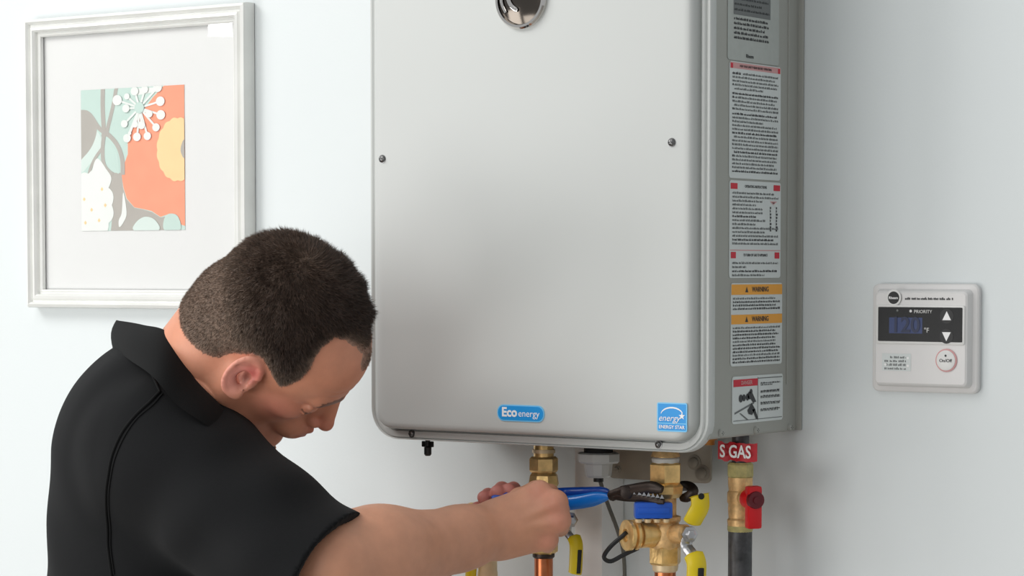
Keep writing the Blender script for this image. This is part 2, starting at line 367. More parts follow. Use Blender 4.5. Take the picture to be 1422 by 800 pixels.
# operating instructions
o, pl, w, h = side_label(1012, 1083, 252, 386, 'label', 'white label with red-ended headings')
P = [('inkred', R4(.002, h-.0095, .017, h-.003), 1), ('inkred', R4(w-.017, h-.0095, w-.002, h-.003), 1)]
v2 = h*.235
P += [('inkpink', R4(.001, v2+.005, w-.001, v2+.006), 1), ('inkred', R4(.003, v2-.0035, .014, v2+.0035), 1), ('inkred', R4(w-.014, v2-.0035, w-.003, v2+.0035), 1)]
v = h-.0135; k = 0
while v > v2+.010:
    P += words(rnd, .006, w*(.70 if 1 < k < 9 else .95), v, .0026, 'ink' if k not in (6, 12) else 'ink2', 1, rnd.choice([0, 0, .1, .3])); v -= .0043; k += 1
for k in range(8):
    for q in (.78, .9): P.append(('ink2', R4(w*q, h*.72-k*.0036, w*q+.004*rnd.uniform(.5, 1), h*.72-k*.0036+.0024), 2))
P.append(('inkpink', [(w*.78, h*.80), (w*.92, h*.80), (w*.85, h*.765)], 2)); P.append(('ink2', [(w*.82, h*.79), (w*.88, h*.79), (w*.85, h*.775)], 3))
for k in range(4): P += words(rnd, .006, w-.006, v2-.0085-k*.0045, .0027, 'ink2' if k == 2 else 'ink', 1, (0, .7, .02, .3)[k])
flat('label_print', pl, P, o, base=SB)
text('label_text', 'OPERATING INSTRUCTIONS', pl, w/2, h-.0062, .0043, 'ink2', o, h=SB+.0005, sx=.9)
text('label_text', 'TO TURN OFF GAS TO APPLIANCE', pl, w/2, v2, .0042, 'ink2', o, h=SB+.0005, sx=.83)
# orange warning label
o, pl, w, h = side_label(1014, 1085, 393, 507, 'label', 'white label with two orange warning bands')
P = [('inkorange', R4(.0005, h-.013, w-.0005, h-.0015), 1), ('inkorange', R4(.0005, h*.505, w-.0005, h*.505+.0105), 1)]
for b0, b1 in ((h-.017, h*.505+.014), (h*.505-.004, .004)):
    v = b0; k = 0
    while v > b1: P += words(rnd, .004, w-.005, v, .0025, 'ink2' if k % 4 else 'ink', 1, rnd.choice([0, 0, .03, .1]), .8); v -= .0038; k += 1
for vv in (h-.0073, h*.505+.0052): P += [('ink2', [(w*.3-.004, vv-.003), (w*.3+.003, vv-.003), (w*.3-.0005, vv+.0035)], 2)]
flat('label_print', pl, P, o, base=SB)
for vv in (h-.0073, h*.505+.0052): text('label_text', 'WARNING', pl, w*.56, vv, .0078, 'ink2', o, h=SB+.0005, bold=.0001)
# danger label with pictures
o, pl, w, h = side_label(1016, 1086, 521, 586, 'label', 'white label with red heading and black pictograms')
P = [('inkred', R4(.002, h-.0115, w*.49, h-.0035), 1), ('ink', R4(w*.49, .002, w*.5, h-.002), 1), ('ink', R4(w*.5, h-.004, w-.002, h-.003), 1), ('ink', R4(.002, .003, w-.002, .0038), 1)]
for (a, b, r) in ((.16, .53, .0045), (.22, .54, .004), (.36, .66, .0032), (.33, .58, .0045), (.29, .55, .004)): P.append(('ink2', disc(w*a, h*b, r, 12), 2))
P += [('ink2', [(w*.3, h*.6), (w*.38, h*.64), (w*.46, h*.44), (w*.40, h*.42)], 3), ('ink', [(w*.04, h*.24), (w*.42, h*.44), (w*.42, h*.40), (w*.04, h*.20)], 2),
      ('ink2', [(w*.29, h*.27), (w*.37, h*.42), (w*.44, h*.28), (w*.38, h*.16), (w*.31, h*.19)], 3), ('ink2', [(w*.38, h*.28), (w*.44, h*.28), (w*.50, h*.07), (w*.46, h*.07)], 3),
      ('ink', [(w*.13, h*.22), (w*.16, h*.22), (w*.32, h*.06), (w*.28, h*.06)], 2)]
for k, vv in enumerate((.83, .79, .66, .635, .55, .52, .41, .38, .27, .24)): P += words(rnd, w*.55, w*.94, h*vv, .0019, 'ink2' if k % 2 == 0 else 'ink', 1, rnd.choice([0, .1, .4]) if k % 2 else 0)
flat('label_print', pl, P, o, base=SB)
text('label_text', 'DANGER', pl, w*.27, h-.0076, .0062, 'inkpink', o, h=SB+.0005, bold=.0001)

# ---- under the heater: plug, mounting bracket, cable gland
q = Py(594, 614, -.16)
zp = Py(594, 633, -.16).z; bm = bmesh.new(); lathe(bm, (q.x, q.y, zp), (0, 0, 1), [(0, .003), (.002, .0045), (.010, .0045), (.012, .003), (ZC+.004-zp, .003)], 14)
box(bm, (q.x-.005, q.y, zp+.014), (.006, .004, .007), bev=.001); box(bm, (q.x+.005, q.y, zp+.014), (.006, .004, .007), bev=.001); fin('drain_plug', bm, 'black', wh)
# bracket behind the pipes, fixed at the wall
YB = -.035
x0, x1 = Py(845, 640, YB).x, Py(988, 640, YB).x; zb = Py(920, 668, YB).z
bm = bmesh.new()
plb = Plane((0, YB+.002, 0), FX, FZ, FN)
loft(bm, plb, [(rrect(x0, x1, zb, ZC+.01, .008, 5), 0), (rrect(x0, x1, zb, ZC+.01, .008, 5), .0025), (rrect(x0+.001, x1-.001, zb+.001, ZC+.01, .008, 5), .0032)])
box(bm, ((x0+x1)/2, YB/2, ZC+.004), (x1-x0-.02, -YB, .003)); br = fin('mounting_bracket', bm, 'galv', wh)
xs = Py(945, 640, YB-.01).x
bm = bmesh.new(); box(bm, (xs, YB-.012, ZC-.004), (.003, .022, .04), bev=.0008); fin('bracket_rib', bm, 'steel', br)
for a, b, r in ((965, 642, .006), (976, 657, .0065), (858, 652, .0035)):
    q = Py(a, b, YB); bm = bmesh.new(); lathe(bm, (q.x, YB-.001, q.z), FN, [(0, r*1.5), (.001, r*1.5), (.0012, r), (.003, r), (.0038, r*.8)], 6 if r < .004 else 20); fin('bolt', bm, 'galv', br)
q = Py(984, 626, -.09); bm = bmesh.new(); lathe(bm, (q.x, q.y, ZC+.004), (0, 0, -1), [(0, .010), (.012, .010), (.013, .007), (.018, .007)], 18); fin('wire_grommet', bm, 'orange', wh)
g = Py(831, 640, -.13)
zz = lambda py, y=-.13, px=830: Py(px, py, y).z
mm = lambda px: px/1185.0
gl = thing('cable_gland', (g.x, g.y, zz(640)), 'grey white plastic gland with cable, under the heater between the brass valves', 'cable gland')
bm = bmesh.new(); lathe(bm, (g.x, g.y, 0), (0, 0, 1), [(ZC+.004, mm(20)), (zz(630), mm(20))], 24); fin('gland_neck', bm, 'dark', gl)
bm = bmesh.new(); lathe(bm, (g.x, g.y, 0), (0, 0, 1), [(zz(628), mm(26)), (zz(630), mm(30)), (zz(640), mm(30)), (zz(643), mm(27))], 8, phase=.3); fin('gland_nut', bm, 'pvc', gl, angle=25)
bm = bmesh.new(); lathe(bm, (g.x, g.y, 0), (0, 0, 1), [(zz(642), mm(20)), (zz(650), mm(19)), (zz(660), mm(18)), (zz(663), mm(15))], 10, phase=.2); fin('gland_body', bm, 'pvc', gl, angle=25)
bm = bmesh.new(); lathe(bm, (g.x, g.y, 0), (0, 0, 1), [(zz(662), mm(7)), (zz(669), mm(7))], 16); fin('gland_seal', bm, 'black', gl)
bm = bmesh.new(); tube(bm, catmull([Py(833, 666, -.13), Py(837, 680, -.125), Py(845, 703, -.11), Py(858, 738, -.09), Py(866, 770, -.07), Py(868, 830, -.05), Py(868, 900, -.04)], 6), .0024, 8); fin('cable', bm, 'cable', gl)

# ================================================================== white pipe cover on the wall
a, b = Py(797, 750, -.05).x, Py(836, 750, -.05).x
ztop = Py(815, 652, -.05).z
bm = bmesh.new(); box(bm, ((a+b)/2, -.025, (ztop+.11)/2+.05), (b-a, .05, ztop-.11), bev=.004)
pc = tag(fin('pipe_cover', bm, 'trim'), 'white boxed pipe cover running down the wall behind the pliers', 'pipe cover')

# ================================================================== brass fittings
def vlathe(parent, name, x, y, prof, m, n=28, phase=0, angle=35):
    bm = bmesh.new(); lathe(bm, (x, y, 0), (0, 0, 1), prof, n, phase=phase); return fin(name, bm, m, parent, angle=angle)
def lever(parent, hub, hubdir, strip, grip, w=.010, slot=True, upper=None):
    bm = bmesh.new(); lathe(bm, hub, hubdir, [(-.014, .007), (-.004, .007), (-.004, .0095), (.003, .0095), (.004, .006), (.009, .006), (.010, .004)], 6)
    hb = fin('lever_nut', bm, 'steel', parent, angle=25)
    fd = Vector(hubdir).normalized()
    bm = bmesh.new(); tube(bm, catmull(strip, 5), w*.5, 8, flat=.3, flatdir=fd); lv = fin('lever', bm, 'steel', parent)
    bm = bmesh.new(); pts = catmull(grip, 5); n = len(pts); tube(bm, pts, [w*.55]+[w*.85]*(n-2)+[w*.6], 10, flat=.55, flatdir=fd); fin('lever_grip', bm, 'yellow', lv)
    if slot:
        p, q = pts[n//3], pts[-2]; bm = bmesh.new(); c = (p+q)/2+fd*w*.42+rt*.003; box(bm, c, (w*.5, w*.25, (q-p).length), (rt, fd, (q-p).normalized()), bev=.0008); fin('grip_slot', bm, 'dark', lv)
    if upper:
        bm = bmesh.new(); pts = catmull(upper, 5); n = len(pts); tube(bm, pts, [w*.5]+[w*.8]*(n-3)+[w*.95, w*.7], 10, flat=.5, flatdir=fd); u = fin('lever_wing', bm, 'yellow', lv)
        bm = bmesh.new(); p = pts[-3]+fd*w*.45; lathe(bm, p, fd, [(0, .0036), (.0008, .0036)], 12); fin('wing_hole', bm, 'dark', u)
def hexw(px): return mm(px)
# --- cold side valve
YV = -.135
c = Py(924, 700, YV); zA = lambda py: Py(924, py, YV).z
va = thing('cold_water_valve', (c.x, c.y, zA(800)), 'brass isolation valve with blue cap and side port, under the heater\'s right end', 'valve')
vlathe(va, 'threaded_nipple', c.x, c.y, [(zA(640), mm(15)), (ZC-.003, mm(15))], 'brass')
vlathe(va, 'nipple_collar', c.x, c.y, [(zA(631), mm(19)), (zA(634), mm(20)), (zA(626), mm(17))][:2]+[(zA(626), mm(17))], 'brass2')
vlathe(va, 'washer', c.x, c.y, [(zA(643), mm(18)), (zA(637), mm(19)), (zA(635), mm(17))], 'pvc')
vlathe(va, 'hex_nut', c.x, c.y, [(zA(672), mm(20)), (zA(669), mm(23)), (zA(645), mm(23)), (zA(642), mm(20))], 'brass', 6, .5, 25)
vlathe(va, 'union_nut', c.x, c.y, [(zA(691), mm(19)), (zA(685), mm(24)), (zA(675), mm(25)), (zA(671), mm(21))], 'brass', 8, .2, 25)
vlathe(va, 'body', c.x, c.y, [(zA(762), mm(19)), (zA(758), mm(21)), (zA(745), mm(22)), (zA(732), mm(21)), (zA(726), mm(18)), (zA(722), mm(21)), (zA(717), mm(21)), (zA(715), mm(15)), (zA(689), mm(15))], 'brass2', 28)
dirp = Vector((-.5, -.87, 0)).normalized(); o0 = Vector((c.x, c.y, zA(741)))
L = (o0-Py(874, 742, c.y)).length/.9
bm = bmesh.new(); lathe(bm, o0, dirp, [(0, mm(16)), (.016, mm(16)), (.017, mm(18)), (L*.62, mm(18)), (L*.64, mm(15)), (L*.68, mm(15))], 28); fin('side_port', bm, 'brass', va)
bm = bmesh.new(); lathe(bm, o0, dirp, [(L*.68, mm(19)), (L*.72, mm(21)), (L*.78, mm(21)), (L*.80, mm(17)), (L*.83, mm(17)), (L*.85, mm(21)), (L*.93, mm(21)), (L*.95, mm(18)), (L*.95, mm(9)), (L*.90, mm(8))], 32); cap = fin('port_cap', bm, 'brass', va)
pcp = o0+dirp*L*.97
bm = bmesh.new(); dz = lambda a, b, t=0: pcp+rt*mm(a)+Vector((0, 0, -1))*mm(b)+dirp*t
tube(bm, catmull([dz(0, -4, -.002), dz(2, 0, .004), dz(-8, 14, .01), dz(-17, 28, .01), dz(-10, 34, .008), dz(6, 25, .006), dz(14, 17, -.004)], 6), [.0026]*16+[.0026]*21, 8); fin('cap_strap', bm, 'black', va)
vlathe(va, 'lower_hex_nut', c.x, c.y, [(zA(784), mm(20)), (zA(781), mm(22)), (zA(760), mm(22)), (zA(756), mm(19))], 'brass', 6, .35, 25)
vlathe(va, 'solder_collar', c.x, c.y, [(zA(794), mm(15)), (zA(792), mm(17)), (zA(784), mm(18))], 'cream')
vlathe(va, 'copper_pipe', c.x, c.y, [(.0, mm(14.5)), (zA(790), mm(14.5))], 'copper')
# blue cap
q = Py(907, 708.5, YV-.026); bm = bmesh.new()
fr = Vector((.62, -.78, 0)).normalized(); sdv = Vector((0, 0, 1)).cross(fr).normalized()
box(bm, q, (.043, .016, .0185), (sdv, fr, Vector((0, 0, 1))), bev=.003); box(bm, q+fr*.0075, (.036, .003, .007), (sdv, fr, Vector((0, 0, 1))), bev=.001)
bc = fin('blue_cap', bm, 'cap', va)
bm = bmesh.new(); box(bm, q-fr*.014+Vector((0, 0, 0)), (.012, .02, .012), (sdv, fr, Vector((0, 0, 1))), bev=.002); fin('cap_stem', bm, 'brass', va)
bm = bmesh.new()
for k in range(4): lathe(bm, q-Vector((0, 0, .0118))+sdv*(-.017+k*.0105)+fr*.003, (0, 0, 1), [(-.002, .0035), (.002, .0045)], 10)
fin('cap_teeth', bm, 'cream', bc)
hub = Py(957, 742, YV-.012); hd = Vector((.75, -.66, 0)).normalized()
bm = bmesh.new(); lathe(bm, o0, hub-o0, [(0, .011), ((hub-o0).length-.006, .011), ((hub-o0).length-.005, .007), ((hub-o0).length, .007)], 20); fin('stem_housing', bm, 'brass2', va)
yh = hub.y
lever(va, hub, hd, [hub+hd*.003, Py(953, 757, yh), Py(962, 772, yh-.004), Py(968, 790, yh-.004)], [Py(962, 768, yh-.004), Py(967, 782, yh-.005), Py(967, 800, yh-.005), Py(966, 835, yh-.005), Py(966, 845, yh-.005)], .0135, True,
      [Py(960, 727, yh), Py(966, 716, yh-.002), Py(972, 704, yh-.002), Py(972, 692, yh-.002), Py(971, 687, yh-.002)])
# --- hot side valve, partly behind the hands
c = Py(755, 700, YV); zA = lambda py: Py(755, py, YV).z
vb = thing('hot_water_valve', (c.x, c.y, zA(800)), 'brass isolation valve and copper pipe directly behind the gripping hand', 'valve')
vlathe(vb, 'threaded_nipple', c.x, c.y, [(zA(645), mm(14)), (ZC-.003, mm(14))], 'brass')
vlathe(vb, 'hex_nut', c.x, c.y, [(zA(656), mm(18)), (zA(653), mm(20)), (zA(637), mm(20)), (zA(634), mm(17))], 'brass', 6, .2, 25)
vlathe(vb, 'nipple_collar', c.x, c.y, [(zA(629), mm(16)), (zA(624), mm(16))], 'cream', 20)
vlathe(vb, 'union_nut', c.x, c.y, [(zA(676), mm(20)), (zA(672), mm(22)), (zA(660), mm(20)), (zA(656), mm(17))], 'brass', 8, .1, 25)
vlathe(vb, 'body', c.x, c.y, [(zA(752), mm(18)), (zA(735), mm(21)), (zA(715), mm(18)), (zA(675), mm(15))], 'brass2')
vlathe(vb, 'lower_hex_nut', c.x, c.y, [(zA(769), mm(16)), (zA(766), mm(20)), (zA(750), mm(20))], 'brass', 6, .2, 25)
vlathe(vb, 'solder_ring', c.x, c.y, [(zA(775), mm(13.5)), (zA(773), mm(15.5)), (zA(769), mm(15.5))], 'tool')
vlathe(vb, 'copper_pipe', c.x, c.y, [(0, mm(13)), (zA(770), mm(13))], 'copper')
o0 = Vector((c.x, c.y, zA(722))); hub = Py(791, 722, YV-.012)
bm = bmesh.new(); lathe(bm, o0, hub-o0, [(0, .010), ((hub-o0).length-.004, .010), ((hub-o0).length, .006)], 20); fin('stem_housing', bm, 'brass2', vb)
yh = hub.y
lever(vb, hub, hd, [hub, Py(788, 738, yh), Py(793, 747, yh-.004), Py(799, 760, yh-.004)], [Py(796, 744, yh-.004), Py(800, 756, yh-.005), Py(800, 775, yh-.005), Py(799, 792, yh-.005), Py(798, 797, yh-.005)], .0095)
# drain branch to the left of it
d0 = Vector((c.x, c.y, zA(735))); cc = Py(677, 735, YV+.045); el = Vector((cc.x, cc.y, zA(728)))
bm = bmesh.new(); tube(bm, catmull([d0, d0*.4+el*.6, el+Vector((.012, 0, 0)), el+Vector((0, 0, -.012)), el+Vector((0, 0, -.03))], 6), .0125, 18); fin('drain_branch', bm, 'brass2', vb)
ze = lambda py: Py(677, py, YV+.045).z
vlathe(vb, 'drain_valve_body', cc.x, cc.y, [(ze(862), .009), (ze(860), .0135), (ze(815), .0135), (ze(811), .0105), (ze(806), .0105), (ze(803), .0125), (ze(795), .0125), (ze(793), .0118), (ze(755), .0118)], 'cream')
q = Py(657, 707, YV+.045); vlathe(vb, 'bleed_screw', q.x, q.y, [(q.z-.012, .011), (q.z+.003, .011), (q.z+.006, .008), (q.z+.008, .004)], 'brass', 20)
bm = bmesh.new(); tube(bm, [Vector((q.x, q.y, q.z-.008)), el], .009, 14); fin('bleed_arm', bm, 'brass', vb)
yd = YV+.031
bm = bmesh.new(); tube(bm, catmull([Py(664, 766, yd), Py(656, 778, yd), Py(654, 795, yd), Py(653, 825, yd), Py(653, 832, yd)], 5), [.005]+[.0078]*19+[.005], 10, flat=.5, flatdir=(0, -1, 0)); fin('drain_lever_grip', bm, 'yellow', vb)
# --- gas line
YG = -.085
c = Py(1028, 700, YG); zG = lambda py: Py(1028, py, YG).z; mg = lambda px: px/1205.0
ga = thing('gas_valve', (c.x, c.y, zG(800)), 'brass gas shut-off valve with red handle on black iron pipe, right of the water valves', 'valve')
vlathe(ga, 'threaded_nipple', c.x, c.y, [(zG(645), mg(12)), (ZC+.002, mg(12))], 'iron')
vlathe(ga, 'upper_coupling', c.x, c.y, [(zG(664), mg(16)), (zG(661), mg(18.5)), (zG(645), mg(18.5)), (zG(642), mg(16))], 'sealant', 8, .2, 25)
vlathe(ga, 'body', c.x, c.y, [(zG(734), mg(17)), (zG(722), mg(18)), (zG(719), mg(16)), (zG(706), mg(17)), (zG(700), mg(16.5)), (zG(697), mg(18)), (zG(684), mg(18)), (zG(681), mg(16)), (zG(672), mg(17)), (zG(663), mg(17))], 'brass2', 20)
vlathe(ga, 'sealant_ring', c.x, c.y, [(zG(739), mg(16)), (zG(736), mg(17.5)), (zG(730), mg(17.5))], 'sealant', 24)
vlathe(ga, 'iron_pipe', c.x, c.y, [(0, mg(16.5)), (zG(736), mg(16.5))], 'iron')
sd = Vector((.80, -.6, 0)).normalized(); o0 = Vector((c.x, c.y, zG(690)))
bm = bmesh.new(); lathe(bm, o0, sd, [(0, .0095), (.020, .0095), (.021, .0075), (.030, .0075)], 20); fin('valve_stem', bm, 'brass2', ga)
hc = o0+sd*.030
bm = bmesh.new(); e3 = Vector((0, 0, 1)); e2 = e3.cross(sd)
lathe(bm, hc-sd*.009, sd, [(0, .0085), (.003, .0115), (.012, .0115), (.018, .009)], 20)
zt, zbm = zG(671)-hc.z, zG(730)-hc.z
box(bm, hc+sd*.007+e3*(zt+zbm)/2, (.013, .017, zt-zbm), (sd, e2, e3), bev=.0035)
hd_ = fin('red_handle', bm, 'red', ga)
bm = bmesh.new(); lathe(bm, hc+sd*.013, sd, [(-.002, .0105), (.003, .0095), (.003, .004), (.0045, .004)], 20); fin('handle_screw', bm, 'maroon', hd_)
# red tag
yt = YG-.018; ta = Py(997, 626, yt); tb = Py(1050, 626, yt); wt = tb.x-ta.x; ht = Py(1024, 614, yt).z-Py(1024, 638, yt).z
tg = thing('gas_tag', (c.x, yt, ta.z), 'red tape flag lettered in white on the gas pipe just below the heater', 'tag')
bm = bmesh.new(); n = 14
rows = []
rg = random.Random(2)
for k in range(n+1):
    u = k/n; x = ta.x+wt*u; yy = yt+.003*math.sin(u*7); j = .0014*rg.uniform(-1, 1)
    rows.append([bm.verts.new((x, yy, ta.z-ht/2-.001+j)), bm.verts.new((x, yy, ta.z+ht/2+j)), bm.verts.new((x, yy+.0008, ta.z+ht/2+j)), bm.verts.new((x, yy+.0008, ta.z-ht/2-.001+j))])
for a, b in zip(rows, rows[1:]):
    for k in range(4): bm.faces.new((a[k], b[k], b[(k+1) % 4], a[(k+1) % 4]))
bm.faces.new(rows[0]); bm.faces.new(rows[-1][::-1]); 
fin('tape', bm, 'tape', tg)
bm = bmesh.new(); lathe(bm, (c.x, c.y, ta.z), (0, 0, 1), [(-ht*.42, .0108), (ht*.42, .0108)], 20); box(bm, (c.x, (c.y+yt)/2, ta.z), (.006, abs(c.y-yt)-.001, ht*.7)); fin('tape_loop', bm, 'tape', tg)
text('lettering', 'S GAS', Plane((ta.x+wt/2, yt-.0034, ta.z), FX, FZ, FN), 0, -.0005, .0200, 'white', tg, h=.0004, bold=.0004, sx=.78)

# ================================================================== PICTURE
yw = -.018
xl, xr = Py(36, 230, -.02).x, Py(341, 200, -.02).x; zb_ = Py(37, 427, -.02).z; zt_ = (Py(34, 29, -.02).z+Py(330, 1, -.02).z)/2
pic = thing('picture_frame', ((xl+xr)/2, 0, zb_), 'silver framed abstract floral print under glass on the wall behind the man', 'picture')
bm = bmesh.new(); pw = Plane((0, 0, 0), FX, FZ, FN)
def fl(i): return [(xl+i, zb_+i), (xr-i, zb_+i), (xr-i, zt_-i), (xl+i, zt_-i)]
loft(bm, pw, [(fl(0), .001), (fl(0), .016), (fl(.0015), .0215), (fl(.005), .0235), (fl(.0075), .0205), (fl(.0085), .0175), (fl(.0105), .0175), (fl(.013), .021), (fl(.0165), .022), (fl(.019), .019), (fl(.0195), .0145), (fl(.0215), .0145), (fl(.0235), .016), (fl(.0255), .0145), (fl(.026), .009)], cap=False)
fin('frame_moulding', bm, 'frame', pic, angle=20)
bm = bmesh.new(); box(bm, ((xl+xr)/2, -.004, (zb_+zt_)/2), (xr-xl-.006, .006, zt_-zb_-.006)); fin('picture_mat', bm, 'mat', pic, smooth=False)
bm = bmesh.new(); box(bm, ((xl+xr)/2, -.0125, (zb_+zt_)/2), (xr-xl-.05, .002, zt_-zb_-.05)); fin('glass_pane', bm, 'glass', pic, smooth=False)
ya = -.0075
au0, au1 = Py(113, 222, ya).x, Py(256.5, 218, ya).x; av0, av1 = (Py(113, 321, ya).z+Py(256, 319, ya).z)/2, (Py(113, 126, ya).z+Py(256, 117, ya).z)/2
# art drawn in a 600 x 800 sheet: u from 42..522, v from 80..738
def A(x, y): return ((min(max(x, 42), 522)-42)/480*(au1-au0), (738-min(max(y, 80), 738))/658*(av1-av0))
def blob(pts, n=5):
    c = catmull([Vector((x, y, 0)) for x, y in pts], n, True); return [A(p.x, p.y) for p in c]
def scal(cx, cy, rx, ry, k, amp, n=120, ph=0):
    return [A(cx+(rx*(1+amp*abs(math.sin(k*t/2+ph))))*math.cos(t), cy+(ry*(1+amp*abs(math.sin(k*t/2+ph))))*math.sin(t)) for t in np.linspace(0, 2*math.pi, n, endpoint=False)]
def stroke(pts, w):
    c = catmull([Vector((x, y, 0)) for x, y in pts], 6); Lp, Rp = [], []
    for i, p in enumerate(c):
        t = (c[min(i+1, len(c)-1)]-c[max(i-1, 0)]).normalized(); n_ = Vector((-t.y, t.x, 0))*w/2; Lp.append(A(*(p+n_)[:2])); Rp.append(A(*(p-n_)[:2]))
    return Lp+Rp[::-1]
ap = Plane((au0, ya, av0), FX, FZ, FN)
P = [('a_mint', [A(42, 80), A(522, 80), A(522, 738), A(42, 738)], 0),
     ('a_orange', [A(*p) for p in ((430, 80), (522, 80), (522, 720), (505, 715), (480, 672), (440, 668), (410, 678), (370, 650), (330, 640), (290, 632), (255, 590), (240, 540), (232, 480), (245, 430), (262, 385), (262, 330), (270, 280), (300, 230), (340, 180), (380, 130))], 1),
     ('a_taupe', [A(*p) for p in ((150, 440), (200, 470), (232, 470), (238, 540), (252, 590), (290, 634), (330, 642), (372, 655), (410, 680), (436, 676), (436, 738), (180, 738), (190, 640), (170, 560), (160, 500))], 2),
     ('a_mint2', blob(((60, 330), (110, 270), (140, 320), (120, 380), (70, 440), (44, 460), (42, 390))), 2),
     ('a_taupe', blob(((20, 200), (60, 172), (100, 200), (118, 260), (100, 330), (60, 385), (20, 400))), 3),
     ('a_mint', blob(((160, 330), (190, 340), (215, 390), (222, 470), (200, 462), (168, 430), (150, 390))), 3),
     ('a_taupe', stroke(((148, 60), (146, 160), (150, 270), (148, 300)), 20), 4), ('a_taupe', stroke(((212, 70), (195, 160), (172, 250), (160, 300)), 17), 4),
     ('a_taupe', stroke(((95, 210), (130, 262), (175, 295), (215, 345), (236, 410), (238, 480)), 20), 4), ('a_taupe', stroke(((152, 285), (145, 350), (150, 430), (190, 480)), 18), 4),
     ('a_taupe', stroke(((145, 350), (108, 400), (85, 450), (78, 480)), 14), 4),
     ('a_white', blob(((240, 560), (255, 655), (240, 700), (220, 722), (218, 690), (232, 655))), 4)]
P += [('a_white', scal(90, 620, 96, 150, 11, .12), 5), ('a_white', blob(((120, 400), (160, 450), (185, 500), (150, 560), (90, 520), (95, 450))), 5)]
for x, y in ((140, 545), (90, 640), (125, 690), (55, 590), (155, 620), (60, 700)): P.append(('a_yellow', [A(x-7, y), A(x, y-11), A(x+7, y), A(x, y+9)], 6))
P += [('a_yellow', scal(492, 372, 92, 140, 16, .05), 6), ('a_taupe', blob(((522, 330), (508, 355), (506, 385), (522, 412))), 7)]
P += [('a_mint2', blob(((290, 738), (300, 700), (340, 676), (385, 690), (404, 738))), 7), ('a_mint', blob(((428, 690), (450, 664), (490, 675), (502, 738), (430, 738))), 7), ('a_white', [A(285, 85), A(420, 85), A(425, 95), A(400, 105), A(300, 118)], 3)]
hx, hy = 320, 175
for (x, y, r) in ((217, 135, 22), (262, 120, 13), (298, 98, 18), (345, 92, 16), (404, 86, 20), (416, 150, 20), (418, 212, 20), (396, 268, 17), (356, 306, 17), (308, 308, 18), (262, 312, 18), (250, 245, 16), (258, 175, 17), (330, 255, 17), (365, 205, 16), (300, 250, 14), (275, 290, 8)):
    P.append(('a_white', stroke(((hx, hy), ((hx+x)/2, (hy+y)/2), (x, y)), 9), 8)); P.append(('a_white', [A(x+r*math.cos(t), y+r*1.1*math.sin(t)) for t in np.linspace(0, 6.283, 16, endpoint=False)], 9))
P.append(('a_mint', [A(hx+22*math.cos(t), hy+26*math.sin(t)) for t in np.linspace(0, 6.283, 18, endpoint=False)], 10))
# drop duplicates of clamped points
P2 = []
for m_, pts, lay in P:
    q = []
    for p in pts:
        if not q or (abs(p[0]-q[-1][0])+abs(p[1]-q[-1][1])) > 1e-6: q.append(p)
    if len(q) > 2: P2.append((m_, q, lay))
P2 = [(m_, q, k) for k, (m_, q, lay) in enumerate(sorted(P2, key=lambda t: t[2]))]
flat('art_print', ap, P2, pic, step=.00003)

# ================================================================== WALL CONTROLLER
cxl, cxr = Py(1215, 468, -.001).x, Py(1362, 470, -.001).x; czb, czt = Py(1288, 545, -.001).z, Py(1288, 394, -.001).z
ct = thing('wall_controller', ((cxl+cxr)/2, 0, (czb+czt)/2), 'white square wall controller with black display, right of the heater', 'controller')
bm = bmesh.new()
def cl(i, r): return rrect(cxl+i, cxr-i, czb+i, czt-i, r, 5)
loft(bm, pw, [(cl(0, .008), .0003), (cl(0, .008), .006), (cl(.0015, .007), .0075), (cl(.006, .006), .009), (cl(.0085, .005), .0175), (cl(.0105, .004), .019)])
fin('controller_body', bm, 'ctl', ct, angle=25)
yC = -.019; pcn = Plane((0, yC, 0), FX, FZ, FN)
def CP(x, y): q = Py(x, y, yC); return q.x, q.z
def crect(x0, x1, y0, y1): a, _ = CP(x0, (y0+y1)/2); b, _ = CP(x1, (y0+y1)/2); _, t = CP((x0+x1)/2, y0); _, b2 = CP((x0+x1)/2, y1); return a, b, b2, t
# white bezel + black window: projected from the photo, lifted on the tilted face
a, b, z0, z1 = crect(1217.5, 1340, 424, 478)
bm = bmesh.new(); loft(bm, pcn, [(rrect(a, b, z0, z1, .002, 3), -.001), (rrect(a, b, z0, z1, .002, 3), .0012), (rrect(a+.001, b-.001, z0+.001, z1-.001, .0018, 3), .0018)]); bz = fin('window_bezel', bm, 'ctl2', ct)
a2, b2_, z02, z12 = a+.0028, b-.0022, z0+.0028, z1-.0022
bm = bmesh.new(); loft(bm, pcn, [(rrect(a2, b2_, z02, z12, .001, 2), .001), (rrect(a2, b2_, z02, z12, .001, 2), .0022)]); sc = fin('display_window', bm, 'screen', ct, smooth=False)
yS = .0022
l0, l1, m0, m1 = crect(1236, 1282, 441, 463); 
P = [('lcd', R4(l0, m0, l1, m1), 0)]
tri = []
for x, y, s_ in ((1316, 439, 1), (1315.5, 467, -1)):
    u, v = CP(x, y); tri.append(('white', [(u-.0052, v-.0045*s_), (u+.0052, v-.0045*s_), (u, v+.0055*s_)], 2)); tri.append(('black', disc(u, v, .0082, 20), 1))
u, v = CP(1234, 431); P.append(('ink', disc(u+.012, v, .0013, 10), 1)); u, v = CP(1266, 432); P.append(('ctl', disc(u, v, .0016, 10), 1))
flat('display_panel', pcn, P[:1], sc, base=yS)
for k in (0, 2): flat('arrow_button', pcn, tri[k:k+2], sc, base=yS)
for k in (1, 2): flat('indicator_light', pcn, P[k:k+1], sc, base=yS)
u, v = CP(1259, 452); text('display_digits', '120', pcn, u, v, .024, 'lcd2', sc, h=yS+.0006, sx=1.0, bold=.0005)
u, v = CP(1282, 433); text('display_text', 'PRIORITY', pcn, u+.001, v, .0052, 'ctl2', sc, h=yS+.0004)
